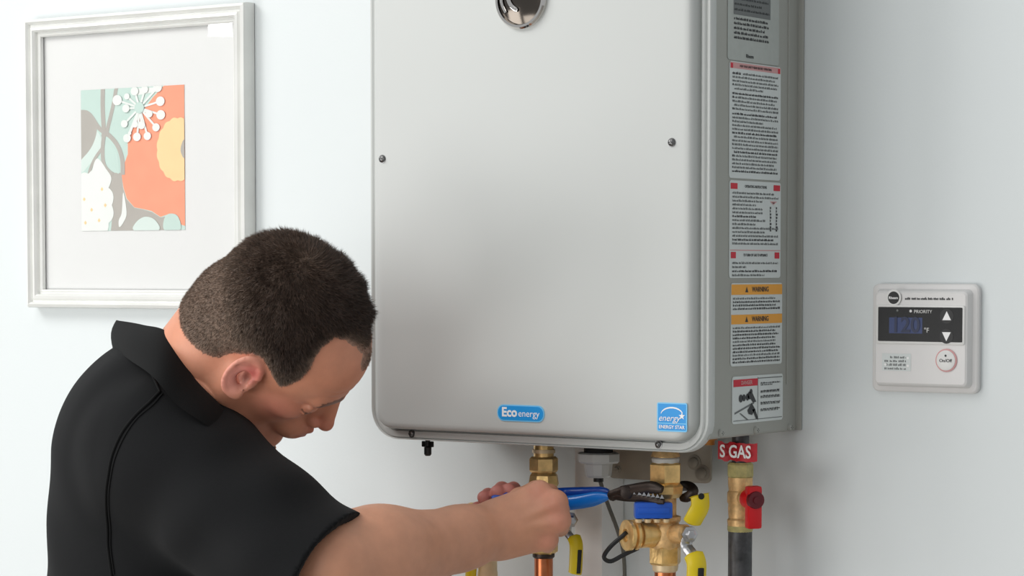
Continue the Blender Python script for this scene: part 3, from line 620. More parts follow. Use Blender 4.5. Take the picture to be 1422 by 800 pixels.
u, v = CP(1288, 459); text('display_text', '°F', pcn, u, v, .0075, 'ctl2', sc, h=yS+.0004)
u, v = CP(1242, 413.5); P = [('ctl2', disc(u, v, .0092, 28), 0), ('black', disc(u, v, .0070, 28), 1)]
pr = flat('logo', pcn, P, ct, base=.0018); text('logo_text', 'Rheem', pcn, u, v-.0002, .0040, 'white', pr, h=.0026, bold=.0001)
u0, v0 = CP(1257, 414.5); u1, _ = CP(1324, 416)
o = flat('heading_print', pcn, words(rnd, u0, u1, v0, .0028, 'ink2', 1, 0, 1.2), ct, base=.0002); o['kind'] = 'stuff'
P = []
a, b, z0, z1 = crect(1225, 1265, 491, 515)
P += [('label', R4(a, z0, b, z1), 0)]
for k in range(4): P += words(rnd, a+(.010 if k == 0 else .003), b-.006, z1-.004-k*.0042, .0028, 'ink', 1, 0)
for (x, y) in ((.9, .75), (.9, .3), (.12, .35)): P.append(('white', disc(a+(b-a)*x, z0+(z1-z0)*y, .0015, 10), 2))
flat('info_label', pcn, P, ct, base=.0002)
u, v = CP(1314.5, 500.5)
bm = bmesh.new(); lathe(bm, (u, yC, v), FN, [(0, .0128), (.0012, .0128), (.0016, .0120)], 32); bt = fin('power_button_ring', bm, 'inkpink', ct)
bm = bmesh.new(); lathe(bm, (u, yC, v), FN, [(.001, .0112), (.0022, .0112), (.0026, .0104)], 32); bt = fin('power_button', bm, 'ctl2', ct)
pz = Plane((u, yC-.0026, v), FX, FZ, FN)
flat('button_light', pz, [('ink2', disc(0, .0052, .0013, 10), 1)], bt); text('button_text', 'On/Off', pz, 0, -.0004, .0052, 'ink2', bt, h=.0004)

# ================================================================== SIGNED DISTANCE MODELLING (person)
def V_(px, py, dep): return np.array(V(px, py, dep), dtype=np.float64)
def ln(p): return np.sqrt((p*p).sum(-1))
def rc(p, a, b, r1, r2):
    a = np.asarray(a, float); b = np.asarray(b, float); ba = b-a; pa = p-a; h = np.clip((pa@ba)/(ba@ba), 0, 1)
    return ln(pa-h[:, None]*ba)-(r1+(r2-r1)*h)
def ell(p, c, r):
    r = np.asarray(r, float); q = (p-np.asarray(c, float)); k0 = ln(q/r); k1 = ln(q/(r*r)); return k0*(k0-1)/np.maximum(k1, 1e-9)
def sm(a, b, k):
    h = np.clip(.5+.5*(b-a)/k, 0, 1); return b*(1-h)+a*h-k*h*(1-h)
def ss(a, b, k): return -sm(-a, b, k)          # subtract b from a
def polygonize(f, lo, hi, res, newton=2, pad=.006):
    lo = np.array(lo, float); hi = np.array(hi, float); B = 8
    nb = np.ceil((hi-lo)/(res*B)).astype(int); n = nb*B+1
    g = np.empty(tuple(n), np.float32)
    bi = np.stack(np.meshgrid(*[np.arange(k) for k in nb], indexing='ij'), -1).reshape(-1, 3)
    bc = lo+(bi+.5)*B*res; d = f(bc); act = np.abs(d) < B*res*.87+pad
    sg = np.where(d > 0, 1, -1).reshape(tuple(nb))
    g[:] = 1
    g[:-1, :-1, :-1] = np.repeat(np.repeat(np.repeat(sg, B, 0), B, 1), B, 2)
    loc = np.stack(np.meshgrid(*[np.arange(B+1)]*3, indexing='ij'), -1).reshape(-1, 3)
    A_ = bi[act]
    for s in range(0, len(A_), 400):
        idx = (A_[s:s+400, None, :]*B+loc[None]).reshape(-1, 3); g[idx[:, 0], idx[:, 1], idx[:, 2]] = f(lo+idx*res)
    sgn = g < 0
    c = np.zeros(tuple(n-1), np.uint8)
    for i in (0, 1):
        for j in (0, 1):
            for k in (0, 1): c += sgn[i:n[0]-1+i, j:n[1]-1+j, k:n[2]-1+k]
    cells = np.argwhere((c > 0) & (c < 8)); vid = np.full(tuple(n-1), -1, np.int32); vid[cells[:, 0], cells[:, 1], cells[:, 2]] = np.arange(len(cells))
    acc = np.zeros((len(cells), 3)); cnt = np.zeros(len(cells))
    cor = [(i, j, k) for i in (0, 1) for j in (0, 1) for k in (0, 1)]
    for a in cor:
        for b in cor:
            if sum(abs(x-y) for x, y in zip(a, b)) == 1 and a < b:
                va_ = g[cells[:, 0]+a[0], cells[:, 1]+a[1], cells[:, 2]+a[2]].astype(float); vb_ = g[cells[:, 0]+b[0], cells[:, 1]+b[1], cells[:, 2]+b[2]].astype(float)
                m = (va_ < 0) != (vb_ < 0); t = np.zeros(len(cells)); t[m] = va_[m]/(va_[m]-vb_[m])
                acc[m] += np.array(a)+(np.array(b)-np.array(a))*t[m, None]; cnt[m] += 1
    vs = lo+(cells+acc/cnt[:, None])*res
    faces = []
    for ax in range(3):
        sl0 = [slice(None)]*3; sl1 = [slice(None)]*3; sl0[ax] = slice(0, -1); sl1[ax] = slice(1, None)
        e = np.argwhere(sgn[tuple(sl0)] != sgn[tuple(sl1)]); s0 = sgn[e[:, 0], e[:, 1], e[:, 2]]
        o1, o2 = [(1, 2), (2, 0), (0, 1)][ax]
        ok = (e[:, o1] > 0) & (e[:, o2] > 0) & (e[:, o1] < n[o1]-1) & (e[:, o2] < n[o2]-1); e = e[ok]; s0 = s0[ok]
        q = []
        for da, db in ((0, 0), (1, 0), (1, 1), (0, 1)):
            t = e.copy(); t[:, o1] -= da; t[:, o2] -= db; q.append(vid[t[:, 0], t[:, 1], t[:, 2]])
        q = np.stack(q, 1); q[~s0] = q[~s0][:, ::-1]; faces.append(q)
    fa = np.concatenate(faces); fa = fa[(fa >= 0).all(1)]
    for _ in range(newton):
        e = res*.3; d0 = f(vs); gr = np.stack([(f(vs+np.eye(3)[k]*e)-d0)/e for k in range(3)], 1)
        gn = np.maximum((gr*gr).sum(1), .2); st = np.clip(d0/gn, -res*.6, res*.6); vs = vs-gr*st[:, None]
    return vs, fa
def meshobj(name, vs, fa, m, parent, col=None):
    me = bpy.data.meshes.new(name); me.vertices.add(len(vs)); me.vertices.foreach_set('co', vs.astype(np.float32).ravel())
    k = fa.shape[1]; me.loops.add(len(fa)*k); me.loops.foreach_set('vertex_index', fa.astype(np.int32).ravel()); me.polygons.add(len(fa))
    me.polygons.foreach_set('loop_start', np.arange(0, len(fa)*k, k, dtype=np.int32)); me.update(calc_edges=True)
    if col is not None:
        at = me.color_attributes.new('col', 'FLOAT_COLOR', 'POINT'); at.data.foreach_set('color', np.concatenate([col, np.ones((len(col), 1))], 1).astype(np.float32).ravel())
    return link(name, me, m, parent, smooth=True, angle=180)

# ---- head frame (mm -> world)
HD = 2.775; HS = .001
Fh = Vector((.66110, -.72193, -.20434)); Uh = Vector((.68172, .46423, .56547)); Rh = Vector((-.31336, -.51313, .79907))
tow = lambda v: rt*v.x+up*v.y-dv*v.z
Hf, Hu, Hr = [np.array(tow(v)) for v in (Fh, Uh, Rh)]
HO = V_(379.6, 475.2, HD)
HM = np.stack([Hf, Hu, Hr], 1)
def h2w(q): return HO+HM@(np.array(q, float)*HS)
def w2h(p): return ((p-HO)@HM)/HS
def head(q):
    """q in head coordinates (mm): forward, up, right ; mirror in |r|"""
    s = q.copy(); s[:, 2] = np.abs(s[:, 2])
    d = ell(s, (-10, 42, 0), (93, 77, 75))
    d = sm(d, ell(s, (33, 38, 0), (60, 58, 63)), 14)
    d = sm(d, ell(s, (28, -22, 0), (56, 66, 54)), 18)
    d = sm(d, rc(s, (2, -54, 45), (66, -90, 16), 16, 15), 16)
    d = sm(d, rc(s, (-2, -20, 52), (2, -52, 47), 17, 16), 14)
    d = sm(d, ell(s, (52, -14, 38), (24, 17, 17)), 12)
    d = sm(d, rc(s, (88, 20, 6), (74, 23, 40), 9, 9), 9)
    d = sm(d, ell(s, (82, -52, 0), (22, 24, 27)), 10)
    d = sm(d, ell(s, (77, -90, 0), (17, 16, 18)), 10)
    d = ss(d, ell(s, (92, 4, 31), (15, 11, 16)), 7)                # eye socket
    d = sm(d, ell(s, (84, -16, 0), (15, 27, 13)), 8)
    d = sm(d, rc(s, (90, 12, 0), (106, -21, 0), 7, 9), 6)       # nose
    d = sm(d, ell(s, (107, -25, 0), (10.5, 9, 9)), 4)
    d = sm(d, ell(s, (96, -29, 9.5), (8.5, 6.5, 5.5)), 4)
    d = ss(d, ell(s, (97, -36, 6), (5, 3.5, 3)), 2)
    d = np.minimum(d, ell(s, (71.5, 4, 31), (12.5, 12.5, 13.5)))    # eyeball with lids
    d = sm(d, rc(s, (80, 8, 20), (76, 9, 43), 3.4, 3.2), 3)         # upper lid fold
    d = sm(d, rc(s, (81, -3, 20), (76, -3, 42), 2.6, 2.4), 3)
    d = sm(d, rc(s, (103, -47, 0), (89, -51, 22), 5, 3), 3)          # lips
    d = sm(d, rc(s, (101, -58, 0), (88, -55, 21), 5.5, 3), 3)
    d = ss(d, rc(s, (110, -52.6, 0), (94, -53, 24), 1.8, 1.6), 1.5)
    d = ss(d, rc(s, (104, -70, 0), (95, -70, 14), 4, 4), 8)
    # forehead furrows
    for u in (38, 47): d = d+.9*np.exp(-((s[:, 1]-u-1.5*np.sin(s[:, 2]*.12))/1.6)**2)*np.clip((s[:, 0]-50)/20, 0, 1)*np.clip((54-s[:, 2])/14, 0, 1)
    # cheek fold from nostril to mouth corner
    d = ss(d, rc(s, (94, -30, 20), (88, -58, 31), 2.4, 2), 3)
    # ear
    e = s.copy(); x0_ = e[:, 0]+3; y0_ = e[:, 1]+1; x = x0_*.944+y0_*.33; y = -x0_*.33+y0_*.944; z = e[:, 2]-(76+.30*(-(x)))       # plate leaning outwards to the back
    r_ = np.sqrt(((x-0.10*y)/17)**2+(y/29)**2)
    plate = np.maximum(np.abs(z)-2.3, (r_-1)*17)
    helix = np.sqrt(((r_-.93)*17)**2+(z-2.0)**2)-3.0
    helix = np.where((x > 8) & (y < 2), 5+helix*0+np.abs(z), helix)
    antih = np.sqrt(((np.sqrt(((x+1.0)/11)**2+((y+1)/19)**2)-1)*11)**2+(z-1.2)**2)-2.0
    antih = np.where(x > 2, np.abs(z)+6, antih)
    ear = sm(plate, helix, 2.5); ear = sm(ear, antih, 2)
    ear = sm(ear, ell(np.stack([x, y, z], 1), (2, -27, 1), (8, 8, 4)), 3)
    E_ = np.stack([x, y, z], 1)
    ear = sm(ear, rc(E_, (6, 6, -10), (6, -14, -10), 9, 8), 4)
    d = sm(d, ear, 3)
    d = ss(d, ell(E_, (2, -4, 4), (9, 12.5, 9)), 2)
    d = sm(d, ell(E_, (12, -5, 1.5), (4, 6, 3.5)), 2.5)
    d = ss(d, rc(E_, (9, 17, 4), (-9, 12, 3.5), 2.2, 2), 2)
    return d*.001
def lab(name): return name
# ---- body joints
Fb = rt*math.cos(math.radians(20))+Vector((.574, -.819, 0))*-math.sin(math.radians(20))
Rb = rt*math.sin(math.radians(20))+Vector((.574, -.819, 0))*math.cos(math.radians(20))
OB = V(206, 750, 2.92); OB.z = 0
fb, rb, ob = np.array(Fb), np.array(Rb), np.array(OB)
def B(lat, fwd, z): return ob+rb*lat+fb*fwd+np.array([0, 0, z])
def tob(p): q = p-ob; return np.stack([q@rb, q@fb, p[:, 2]], 1)
neck0, neck1 = V_(236, 566, 2.865), h2w((-34, -12, 0))
shR, elR, wrR = V_(244, 640, 2.80), V_(452, 790, 2.65), V_(690, 736, 2.82)
shL, elL, wrL = B(-.165, .05, 1.30), V_(470, 850, 3.02), V_(636, 752, 2.93)
def lathegrp(): pass
# hands
def hand(p, wr, mcp, rk, fingers, thumb, d=None):
    for k, m_ in enumerate(mcp):
        w0 = wr+(np.array(m_)-wr)*.12+(np.array(m_)-np.mean(mcp, 0))*.45
        c = rc(p, w0, m_, .0165, rk[k]); d = c if d is None else sm(d, c, .012)
    c0 = (np.mean(mcp, 0)+wr)/2; d = sm(d, rc(p, wr, c0, .021, .022), .012)
    tc = -np.array(dv)
    for k, m_ in enumerate(mcp):                     # knuckles and extensor tendons
        m_ = np.array(m_); d = sm(d, rc(p, m_+tc*.004, m_+tc*.004+1e-4, rk[k]*.80, rk[k]*.80), .006)
        d = sm(d, rc(p, wr+(m_-wr)*.35+tc*.0175, m_+tc*(rk[k]-.002), .0035, .0032), .005)
    d = sm(d, rc(p, (np.array(mcp[0])+wr)/2, (np.array(mcp[-1])+wr)/2, .015, .014), .014)
    dt = None
    for fgr in fingers:
        c = None
        for a, b, ra, rb_ in fgr: e = rc(p, a, b, ra, rb_); c = e if c is None else sm(c, e, .002)
        dt = c if dt is None else np.minimum(dt, c)
    d = sm(d, dt, .005)
    c = None
    for a, b, ra, rb_ in thumb: e = rc(p, a, b, ra, rb_); c = e if c is None else sm(c, e, .004)
    return sm(d, c, .008)
mR = [V_(749, 684, 2.812), V_(771, 698, 2.800), V_(776, 723, 2.802), V_(760, 750, 2.815)]
def curl(m, a, b, t, r):
    return [(m, a, r[0], r[1]), (a, b, r[1], r[2]), (b, t, r[2], r[3])]
fR = [curl(mR[0], V_(764, 690, 2.852), V_(748, 698, 2.884), V_(728, 704, 2.876), (.0112, .0102, .0092, .008)),
      curl(mR[1], V_(778, 708, 2.848), V_(756, 716, 2.888), V_(735, 716, 2.876), (.0118, .0105, .0095, .0082)),
      curl(mR[2], V_(778, 733, 2.846), V_(756, 735, 2.884), V_(735, 731, 2.870), (.0112, .0098, .009, .008)),
      curl(mR[3], V_(760, 757, 2.848), V_(741, 752, 2.878), V_(724, 745, 2.868), (.0100, .0088, .008, .0072))]
tR = [(V_(703, 718, 2.835), V_(722, 694, 2.852), .015, .0135), (V_(722, 694, 2.852), V_(744, 682, 2.866), .013, .0115), (V_(744, 682, 2.866), V_(765, 683, 2.872), .011, .009)]
mL = [V_(712, 712, 2.927), V_(698, 722, 2.937), V_(684, 730, 2.940), V_(672, 736, 2.937)]
fL = [curl(mL[0], V_(716, 690, 2.922), V_(713, 679, 2.907), V_(706, 680, 2.890), (.0098, .0092, .0082, .0074)),
      curl(mL[1], V_(700, 697, 2.934), V_(697, 680, 2.912), V_(691, 684, 2.887), (.0105, .0098, .0092, .0088)),
      curl(mL[2], V_(682, 702, 2.934), V_(678, 688, 2.912), V_(672, 691, 2.888), (.010, .0092, .0084, .0078)),
      curl(mL[3], V_(664, 712, 2.932), V_(663, 706, 2.907), V_(662, 713, 2.892), (.0088, .0082, .0074, .0066))]
tL = [(V_(680, 752, 2.902), V_(704, 735, 2.887), .014, .0125), (V_(704, 735, 2.887), V_(722, 722, 2.877), .012, .0105)]
def torso(p, r, top=1.27):
    q = tob(p)*np.array([.75, 1, 1]); d = rc(q, (0, -.005, .93), (0, .018, top), r-.006, r)
    return d
def arms(p):
    dR = sm(rc(p, shR, elR, .060, .048), rc(p, elR+(wrR-elR)*.06, elR+(wrR-elR)*.30, .048, .050), .025)
    dR = sm(dR, rc(p, elR+(wrR-elR)*.28, elR+(wrR-elR)*.80, .050, .0325), .03); dR = sm(dR, rc(p, elR+(wrR-elR)*.78, wrR, .0325, .0275), .02)
    dL = sm(rc(p, shL, elL, .058, .046), rc(p, elL, elL+(wrL-elL)*.3, .045, .044), .03); dL = sm(dL, rc(p, elL+(wrL-elL)*.3, wrL, .043, .027), .02)
    return dR, dL
def body(p):
    q = w2h(p); far = ln(q) > 210
    hd = (ln(q)-150)*.001
    if (~far).any(): hd[~far] = head(q[~far])
    d = rc(p, neck0, neck1, .058, .057); d = sm(d, rc(p, neck0, h2w((-60, 0, 0)), .054, .046), .02)
    d = sm(d, hd, .014)
    d = sm(d, rc(p, V_(300, 575, 2.82), h2w((12, -40, 28)), .012, .011), .02)     # neck tendon
    d = sm(d, torso(p, .110, 1.25), .05)
    d = sm(d, rc(p, shR, shL, .055, .055), .05)
    dR, dL = arms(p)
    # hands only near them
    nR = ln(p-wrR) < .22; nL = ln(p-wrL) < .22
    if nR.any(): dR[nR] = sm(dR[nR], hand(p[nR], wrR, mR, (.0135, .0142, .0135, .012), fR, tR), .022)
    if nL.any(): dL[nL] = sm(dL[nL], hand(p[nL], wrL, mL, (.0115, .012, .0115, .0105), fL, tL), .02)
    d = sm(d, dR, .03); d = sm(d, dL, .03)
    return d
import time; T0 = time.time()
man = thing('person', (ob[0], ob[1], 0), 'man in a black polo shirt bending over and gripping blue pliers', 'person')
pts = np.array([h2w((x, y, z)) for x in (-105, 125) for y in (-115, 130) for z in (-95, 95)]+[shR-.08, shR+.08, elR-.06, elR+.06, wrR-.04, shL-.07, shL+.07, elL-.06, V_(800, 760, 2.8), V_(800, 660, 2.9), B(.18, 0, .88), B(-.18, 0, .88), B(0, .16, .88), B(0, -.16, .88), wrL+.05])
lo, hi = pts.min(0)-.01, pts.max(0)+.01
vs, fa = polygonize(body, lo, hi, .0024, 2)
print('body', len(vs), len(fa), time.time()-T0)
q = w2h(vs)
def L3(c): return np.array(lin(c)[:3])
def near(q, c, r): return np.exp(-((q-np.array(c, float))**2/np.array(r, float)**2).sum(1))[:, None]
s = q.copy(); s[:, 2] = np.abs(s[:, 2]); isH = (ln(q) < 170)[:, None].astype(float)
col = np.tile(L3((210, 152, 122)), (len(vs), 1))
def mixc(col, c, w): return col*(1-w)+L3(c)*w
col = mixc(col, (216, 145, 116), isH*.7)
col = mixc(col, (214, 120, 108), isH*near(s, (52, -20, 48), (26, 26, 26))*.45)
col = mixc(col, (226, 150, 140), isH*near(s, (-6, -2, 84), (20, 34, 15))*.85)
col = mixc(col, (214, 92, 90), isH*near(s, (2, 10, 80), (10, 12, 10))*.8)
col = mixc(col, (96, 42, 36), isH*near(s, (0, -5, 71), (9, 12, 8))*.75)  # ear bowl: shade of the recess painted into the skin colour
col = mixc(col, (210, 112, 100), isH*near(s, (106, -24, 0), (16, 14, 14))*.5)
col = mixc(col, (168, 92, 84), isH*near(s, (103, -52, 0), (12, 9, 20))*.75)
brow = isH*(np.abs(s[:, 1]-(25-.0045*(s[:, 2]-24)**2)) < 5.0)[:, None]*((s[:, 2] > 9) & (s[:, 2] < 47) & (s[:, 0] > 55))[:, None]
col = mixc(col, (78, 48, 34), brow*.8)
lash = isH*((np.abs(s[:, 1]+.5) < 1.3) & (s[:, 2] > 18) & (s[:, 2] < 44) & (s[:, 0] > 70))[:, None]
col = mixc(col, (60, 38, 32), lash*.8)
col = mixc(col, (150, 112, 98), isH*near(s, (60, -78, 20), (40, 22, 45))*.3)
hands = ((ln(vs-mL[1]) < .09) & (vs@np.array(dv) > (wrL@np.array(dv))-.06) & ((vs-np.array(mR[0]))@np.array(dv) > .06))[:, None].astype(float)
col = mixc(col, (188, 112, 108), hands*.8)  # left hand's shade painted in as darker, redder skin
for m_ in mR: col = mixc(col, (214, 132, 116), near(vs, np.array(m_)-np.array(dv)*.01, (.013, .013, .013))*.45)
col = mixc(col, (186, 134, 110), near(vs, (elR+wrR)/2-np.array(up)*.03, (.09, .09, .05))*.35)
meshobj('body', vs, fa, 'skin', man, col)
body_vs = vs
# ---- fingernails on the visible left fingertips
# ---- hair
def hit(px, py, f, d0=2.45, d1=3.2):
    t = np.linspace(d0, d1, 400); r = np.array(ray(px, py)); P_ = np.array(CAM)+t[:, None]*r; v = f(P_); i = np.argmax(v < 0)
    if v[i] >= 0: i = np.argmin(v)
    return P_[i]
def skull(p):
    q = w2h(p); s_ = q.copy(); s_[:, 2] = np.abs(s_[:, 2])
    h = ell(s_, (-10, 42, 0), (93, 77, 75)); h = sm(h, ell(s_, (33, 38, 0), (60, 58, 63)), 14); return sm(h, ell(s_, (28, -22, 0), (56, 66, 54)), 18)*.001
def headneck(p):
    q = w2h(p); d = rc(p, neck0, neck1, .066, .057); d = sm(d, rc(p, neck0, h2w((-60, 0, 0)), .060, .046), .02)
    s_ = q.copy(); s_[:, 2] = np.abs(s_[:, 2])
    return sm(d, skull(p), .014)
HLP = ((514, 500), (505, 490), (495, 483), (478, 472), (465, 469), (450, 481), (439, 496), (433, 512), (422, 525), (399, 536), (387, 537), (374, 514), (364, 497), (354, 491), (325, 491), (304, 498), (282, 490), (266, 477), (254, 463))
HQ = [w2h(hit(x, y, headneck)[None])[0] for x, y in HLP]
print('hairline', [tuple(np.round(q).astype(int)) for q in HQ])
HP = np.array([(105, HQ[0][1])]+[(q[0], q[1]) for q in HQ]+[(-140, HQ[-1][1]-4), (-130, 150), (105, 150)], float)
def polysd(u, v):
    """signed distance (mm) to the hairline polygon, positive inside"""
    d = np.full(len(u), 1e9); ins = np.zeros(len(u), bool); n = len(HP)
    for i in range(n):
        a, b = HP[i], HP[(i+1) % n]; e = b-a; w_ = np.stack([u-a[0], v-a[1]], 1); t = np.clip((w_@e)/(e@e), 0, 1); d = np.minimum(d, ln(w_-t[:, None]*e))
        cr = ((a[1] > v) != (b[1] > v)) & (u < (b[0]-a[0])*(v-a[1])/((b[1]-a[1]) if b[1] != a[1] else 1e-9)+a[0]); ins ^= cr
    return np.where(ins, d, -d)
def hairlen(q):
    sd_ = polysd(q[:, 0], q[:, 1]); base = np.clip(sd_/7, -1, 1)
    topw = np.clip((q[:, 1]-10+q[:, 0]*.25)/70, 0, 1)
    return base*(1.2+6.5*topw*np.clip(sd_/20, 0, 1))+np.where(base < 0, base*3, 0)
def noise3(q, f): return (np.sin(q[:, 0]*f+1.3*np.sin(q[:, 1]*f*.7))+np.sin(q[:, 1]*f*1.1+1.7*np.sin(q[:, 2]*f*.8))+np.sin(q[:, 2]*f*.9+1.1*np.sin(q[:, 0]*f*1.2)))/3
def hair(p):
    q = w2h(p); h = hairlen(q)
    return headneck(p)-h*.001-noise3(q, .22)*.0005*np.clip(h, 0, 6)
hp = np.array([h2w((x, y, z)) for x in (-125, 110) for y in (-60, 140) for z in (-95, 95)])
vh, fh = polygonize(hair, hp.min(0), hp.max(0), .0026, 2)
qh = w2h(vh); hl = hairlen(qh)
keep = hl > -.3; kf = keep[fh].all(1); fh = fh[kf]; ui, inv = np.unique(fh, return_inverse=True); vh = vh[ui]; fh = inv.reshape(fh.shape); qh = qh[ui]; hl = hl[ui]
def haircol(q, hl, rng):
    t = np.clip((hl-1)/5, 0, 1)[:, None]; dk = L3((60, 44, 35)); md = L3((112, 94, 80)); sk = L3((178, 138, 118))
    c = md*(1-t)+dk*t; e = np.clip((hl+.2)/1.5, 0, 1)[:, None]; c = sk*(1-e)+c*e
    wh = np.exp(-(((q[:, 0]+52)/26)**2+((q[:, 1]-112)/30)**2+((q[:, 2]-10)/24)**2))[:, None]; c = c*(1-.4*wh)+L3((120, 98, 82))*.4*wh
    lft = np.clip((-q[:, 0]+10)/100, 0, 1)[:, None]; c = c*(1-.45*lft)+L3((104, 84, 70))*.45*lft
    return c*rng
rng = np.random.default_rng(3)
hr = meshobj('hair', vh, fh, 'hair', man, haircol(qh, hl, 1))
# strands: short tapering blades, one mesh
ns = 60000
tri = fh[:, :3]; ar = ln(np.cross(vh[tri[:, 1]]-vh[tri[:, 0]], vh[tri[:, 2]]-vh[tri[:, 0]])); pick = rng.choice(len(tri), ns, p=ar/ar.sum())
w1, w2 = rng.random(ns), rng.random(ns); a, b, c_, d_ = [vh[fh[pick, k]] for k in range(4)]
bp_ = (a*(1-w1)[:, None]+b*w1[:, None])*(1-w2)[:, None]+(d_*(1-w1)[:, None]+c_*w1[:, None])*w2[:, None]
nr = np.cross(b-a, d_-a); nr /= np.maximum(ln(nr), 1e-12)[:, None]
qb = w2h(bp_); hb = hairlen(qb); ok = hb > .2
bp_, nr, qb, hb = bp_[ok], nr[ok], qb[ok], hb[ok]; ns = len(bp_)
crown = h2w((-50, 118, 8)); away = bp_-crown; away /= np.maximum(ln(away), 1e-9)[:, None]
away -= nr*(away*nr).sum(1)[:, None]
swirl = np.cross(nr, away); dr = nr*.50+away*.75+swirl*.25+rng.normal(size=(ns, 3))*.22; dr /= ln(dr)[:, None]
ll = (.0022+.0011*np.clip(hb, 0, 6))*rng.uniform(.6, 1.25, ns)
wd = np.cross(dr, rng.normal(size=(ns, 3))); wd /= ln(wd)[:, None]; wd *= .00038
tip = bp_+dr*ll[:, None]
sv = np.stack([bp_-nr*.0008-wd, bp_-nr*.0008+wd, tip], 1).reshape(-1, 3); sf = np.arange(ns*3).reshape(-1, 3)
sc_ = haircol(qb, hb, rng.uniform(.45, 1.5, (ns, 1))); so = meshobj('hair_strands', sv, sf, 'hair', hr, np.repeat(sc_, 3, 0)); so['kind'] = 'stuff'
print('hair', time.time()-T0)
# ---- shirt
slA, slB = V_(238, 637, 2.80), V_(432, 795, 2.66)
hem_p = V_(468, 763, 2.655); hem_n = np.array(rt*.83+up*-.50-dv*.24); hem_n /= ln(hem_n)
def shirt(p):
    d = torso(p, .127, 1.272)
    d = sm(d, rc(p, B(.05, .0, 1.325), B(-.12, .02, 1.325), .070, .066), .05)
    d = sm(d, rc(p, B(0, .02, 1.34), neck0+(neck1-neck0)*.05, .070, .064), .03)
    d = sm(d, rc(p, B(.1, -.01, 1.28), slA, .076, .079), .03)
    sl = rc(p, slA, slB+(slB-slA)*.25, .081, .079)
    armdir = (slB-slA)/ln(slB-slA)
    w_ = (p-slA)@armdir; e1 = np.array(up); 
    rip = .0017*np.sin(w_*95+((p-slA)@np.array(dv))*60+1.5*np.sin(((p-slA)@e1)*22))*np.clip((w_-.05)/.1, 0, 1)+.0022*np.sin(w_*41-((p-slA)@e1)*38)
    sl = sl-rip
    side = (p-hem_p)@hem_n
    sl = np.maximum(sl, side); hol = rc(p, slA+(slB-slA)*.5, slB+(slB-slA)*.8, .070, .0675)
    sl = np.maximum(sl, -np.maximum(hol, -side-.030))
    d = sm(d, sl, .035)
    d = sm(d, rc(p, B(-.1, .03, 1.30), shL, .08, .075), .04)
    slL = rc(p, shL, shL+(elL-shL)*.75, .076, .070)
    aL = (elL-shL)/ln(elL-shL); slL = np.maximum(slL, (p-(shL+aL*.17))@aL); d = sm(d, slL, .02)
    # folds on the back and side
    qb_ = tob(p); d = d-.0018*np.sin(qb_[:, 2]*52+qb_[:, 1]*30+2*np.sin(qb_[:, 0]*20))*np.clip((1.30-qb_[:, 2])/.1, 0, 1)
    d = np.maximum(d, -rc(p, neck0+(neck1-neck0)*.42, neck1, .058, .066))
    d = np.maximum(d, .94-p[:, 2])
    return d
pts = np.array([B(.2, 0, .93), B(-.22, 0, .93), B(0, .2, .93), B(0, -.17, .93), slA-.1, slA+.1, V_(500, 700, 2.6), V_(440, 890, 2.55), V_(440, 890, 2.75), shL-.09, shL+.09, elL, V_(200, 440, 2.8)])
vs, fa = polygonize(shirt, pts.min(0)-.01, pts.max(0)+.01, .0036, 2, pad=.014)
sh = meshobj('shirt', vs, fa, 'shirt', man)
print('shirt', len(vs), time.time()-T0)
# surface snap for seams
def snap(p, f=shirt, off=.0006):
    p = np.array(p, float)[None]
    for _ in range(12):
        d0 = f(p); e = .0008; gr = np.array([(f(p+np.eye(3)[k]*e)-d0)[0]/e for k in range(3)]); p = p-gr*(d0[0]-off)/max((gr*gr).sum(), .2)
    return Vector(p[0])
def seam(name, pix, r, m='shirt2', off=.0005):
    pp = [hit(x, y, shirt) for x, y in pix]; pp = [snap(p, shirt, off) for p in pp if p is not None]
    if len(pp) < 2: return
    c = catmull(pp, 6); c = [snap(p, shirt, off) for p in c]
    bm = bmesh.new(); tube(bm, c, r, 8); fin(name, bm, m, sh)
seam('armhole_seam', ((222, 545), (208, 560), (186, 580), (170, 602), (158, 629), (151, 660), (148, 686), (149, 720), (150, 752), (155, 795), (162, 830)), .0018)
seam('armhole_seam', ((226, 548), (212, 563), (190, 583), (174, 605), (162, 632), (155, 663), (152, 689), (153, 723), (154, 755), (159, 798)), .0009)
seam('shoulder_seam', ((204, 505), (213, 525), (222, 545)), .0013)
# collar
UL = [((163, 445), 2.905), ((198, 451), 2.83), ((236, 464), 2.782), ((268, 522), 2.755), ((306, 562), 2.755), ((344, 604), 2.79), ((352, 600), 2.87), ((310, 535), 2.95), ((220, 462), 2.965), ((172, 447), 2.94)]
LL = [((158, 484), 2.915), ((180, 500), 2.80), ((212, 523), 2.735), ((246, 562), 2.715), ((292, 594), 2.715), ((340, 628), 2.755), ((356, 622), 2.88), ((300, 560), 3.0), ((205, 500), 3.02), ((163, 487), 2.97)]
u_ = catmull([V(x, y, d) for (x, y), d in UL], 8, True); l_ = catmull([V(x, y, d) for (x, y), d in LL], 8, True)
cen = sum(u_, Vector())/len(u_); bm = bmesh.new(); n = len(u_); rows = []
for k in range(7):
    t = k/6; rows.append([])
    for a, b in zip(u_, l_):
        p = a.lerp(b, t); o = (p-cen); o = (o-up*o.dot(up)*.5).normalized(); rows[-1].append(p+o*(.006*math.sin(t*math.pi)))
out = [[bm.verts.new(p) for p in r] for r in rows]
inn = [[bm.verts.new(p+(cen-p).normalized()*.0035) for p in r] for r in rows]
for G in (out, inn):
    for a, b in zip(G, G[1:]):
        for i in range(n): bm.faces.new((a[i], a[(i+1) % n], b[(i+1) % n], b[i]))
for a, b in ((out[0], inn[0]), (out[-1], inn[-1])):
    for i in range(n): bm.faces.new((a[i], a[(i+1) % n], b[(i+1) % n], b[i]))
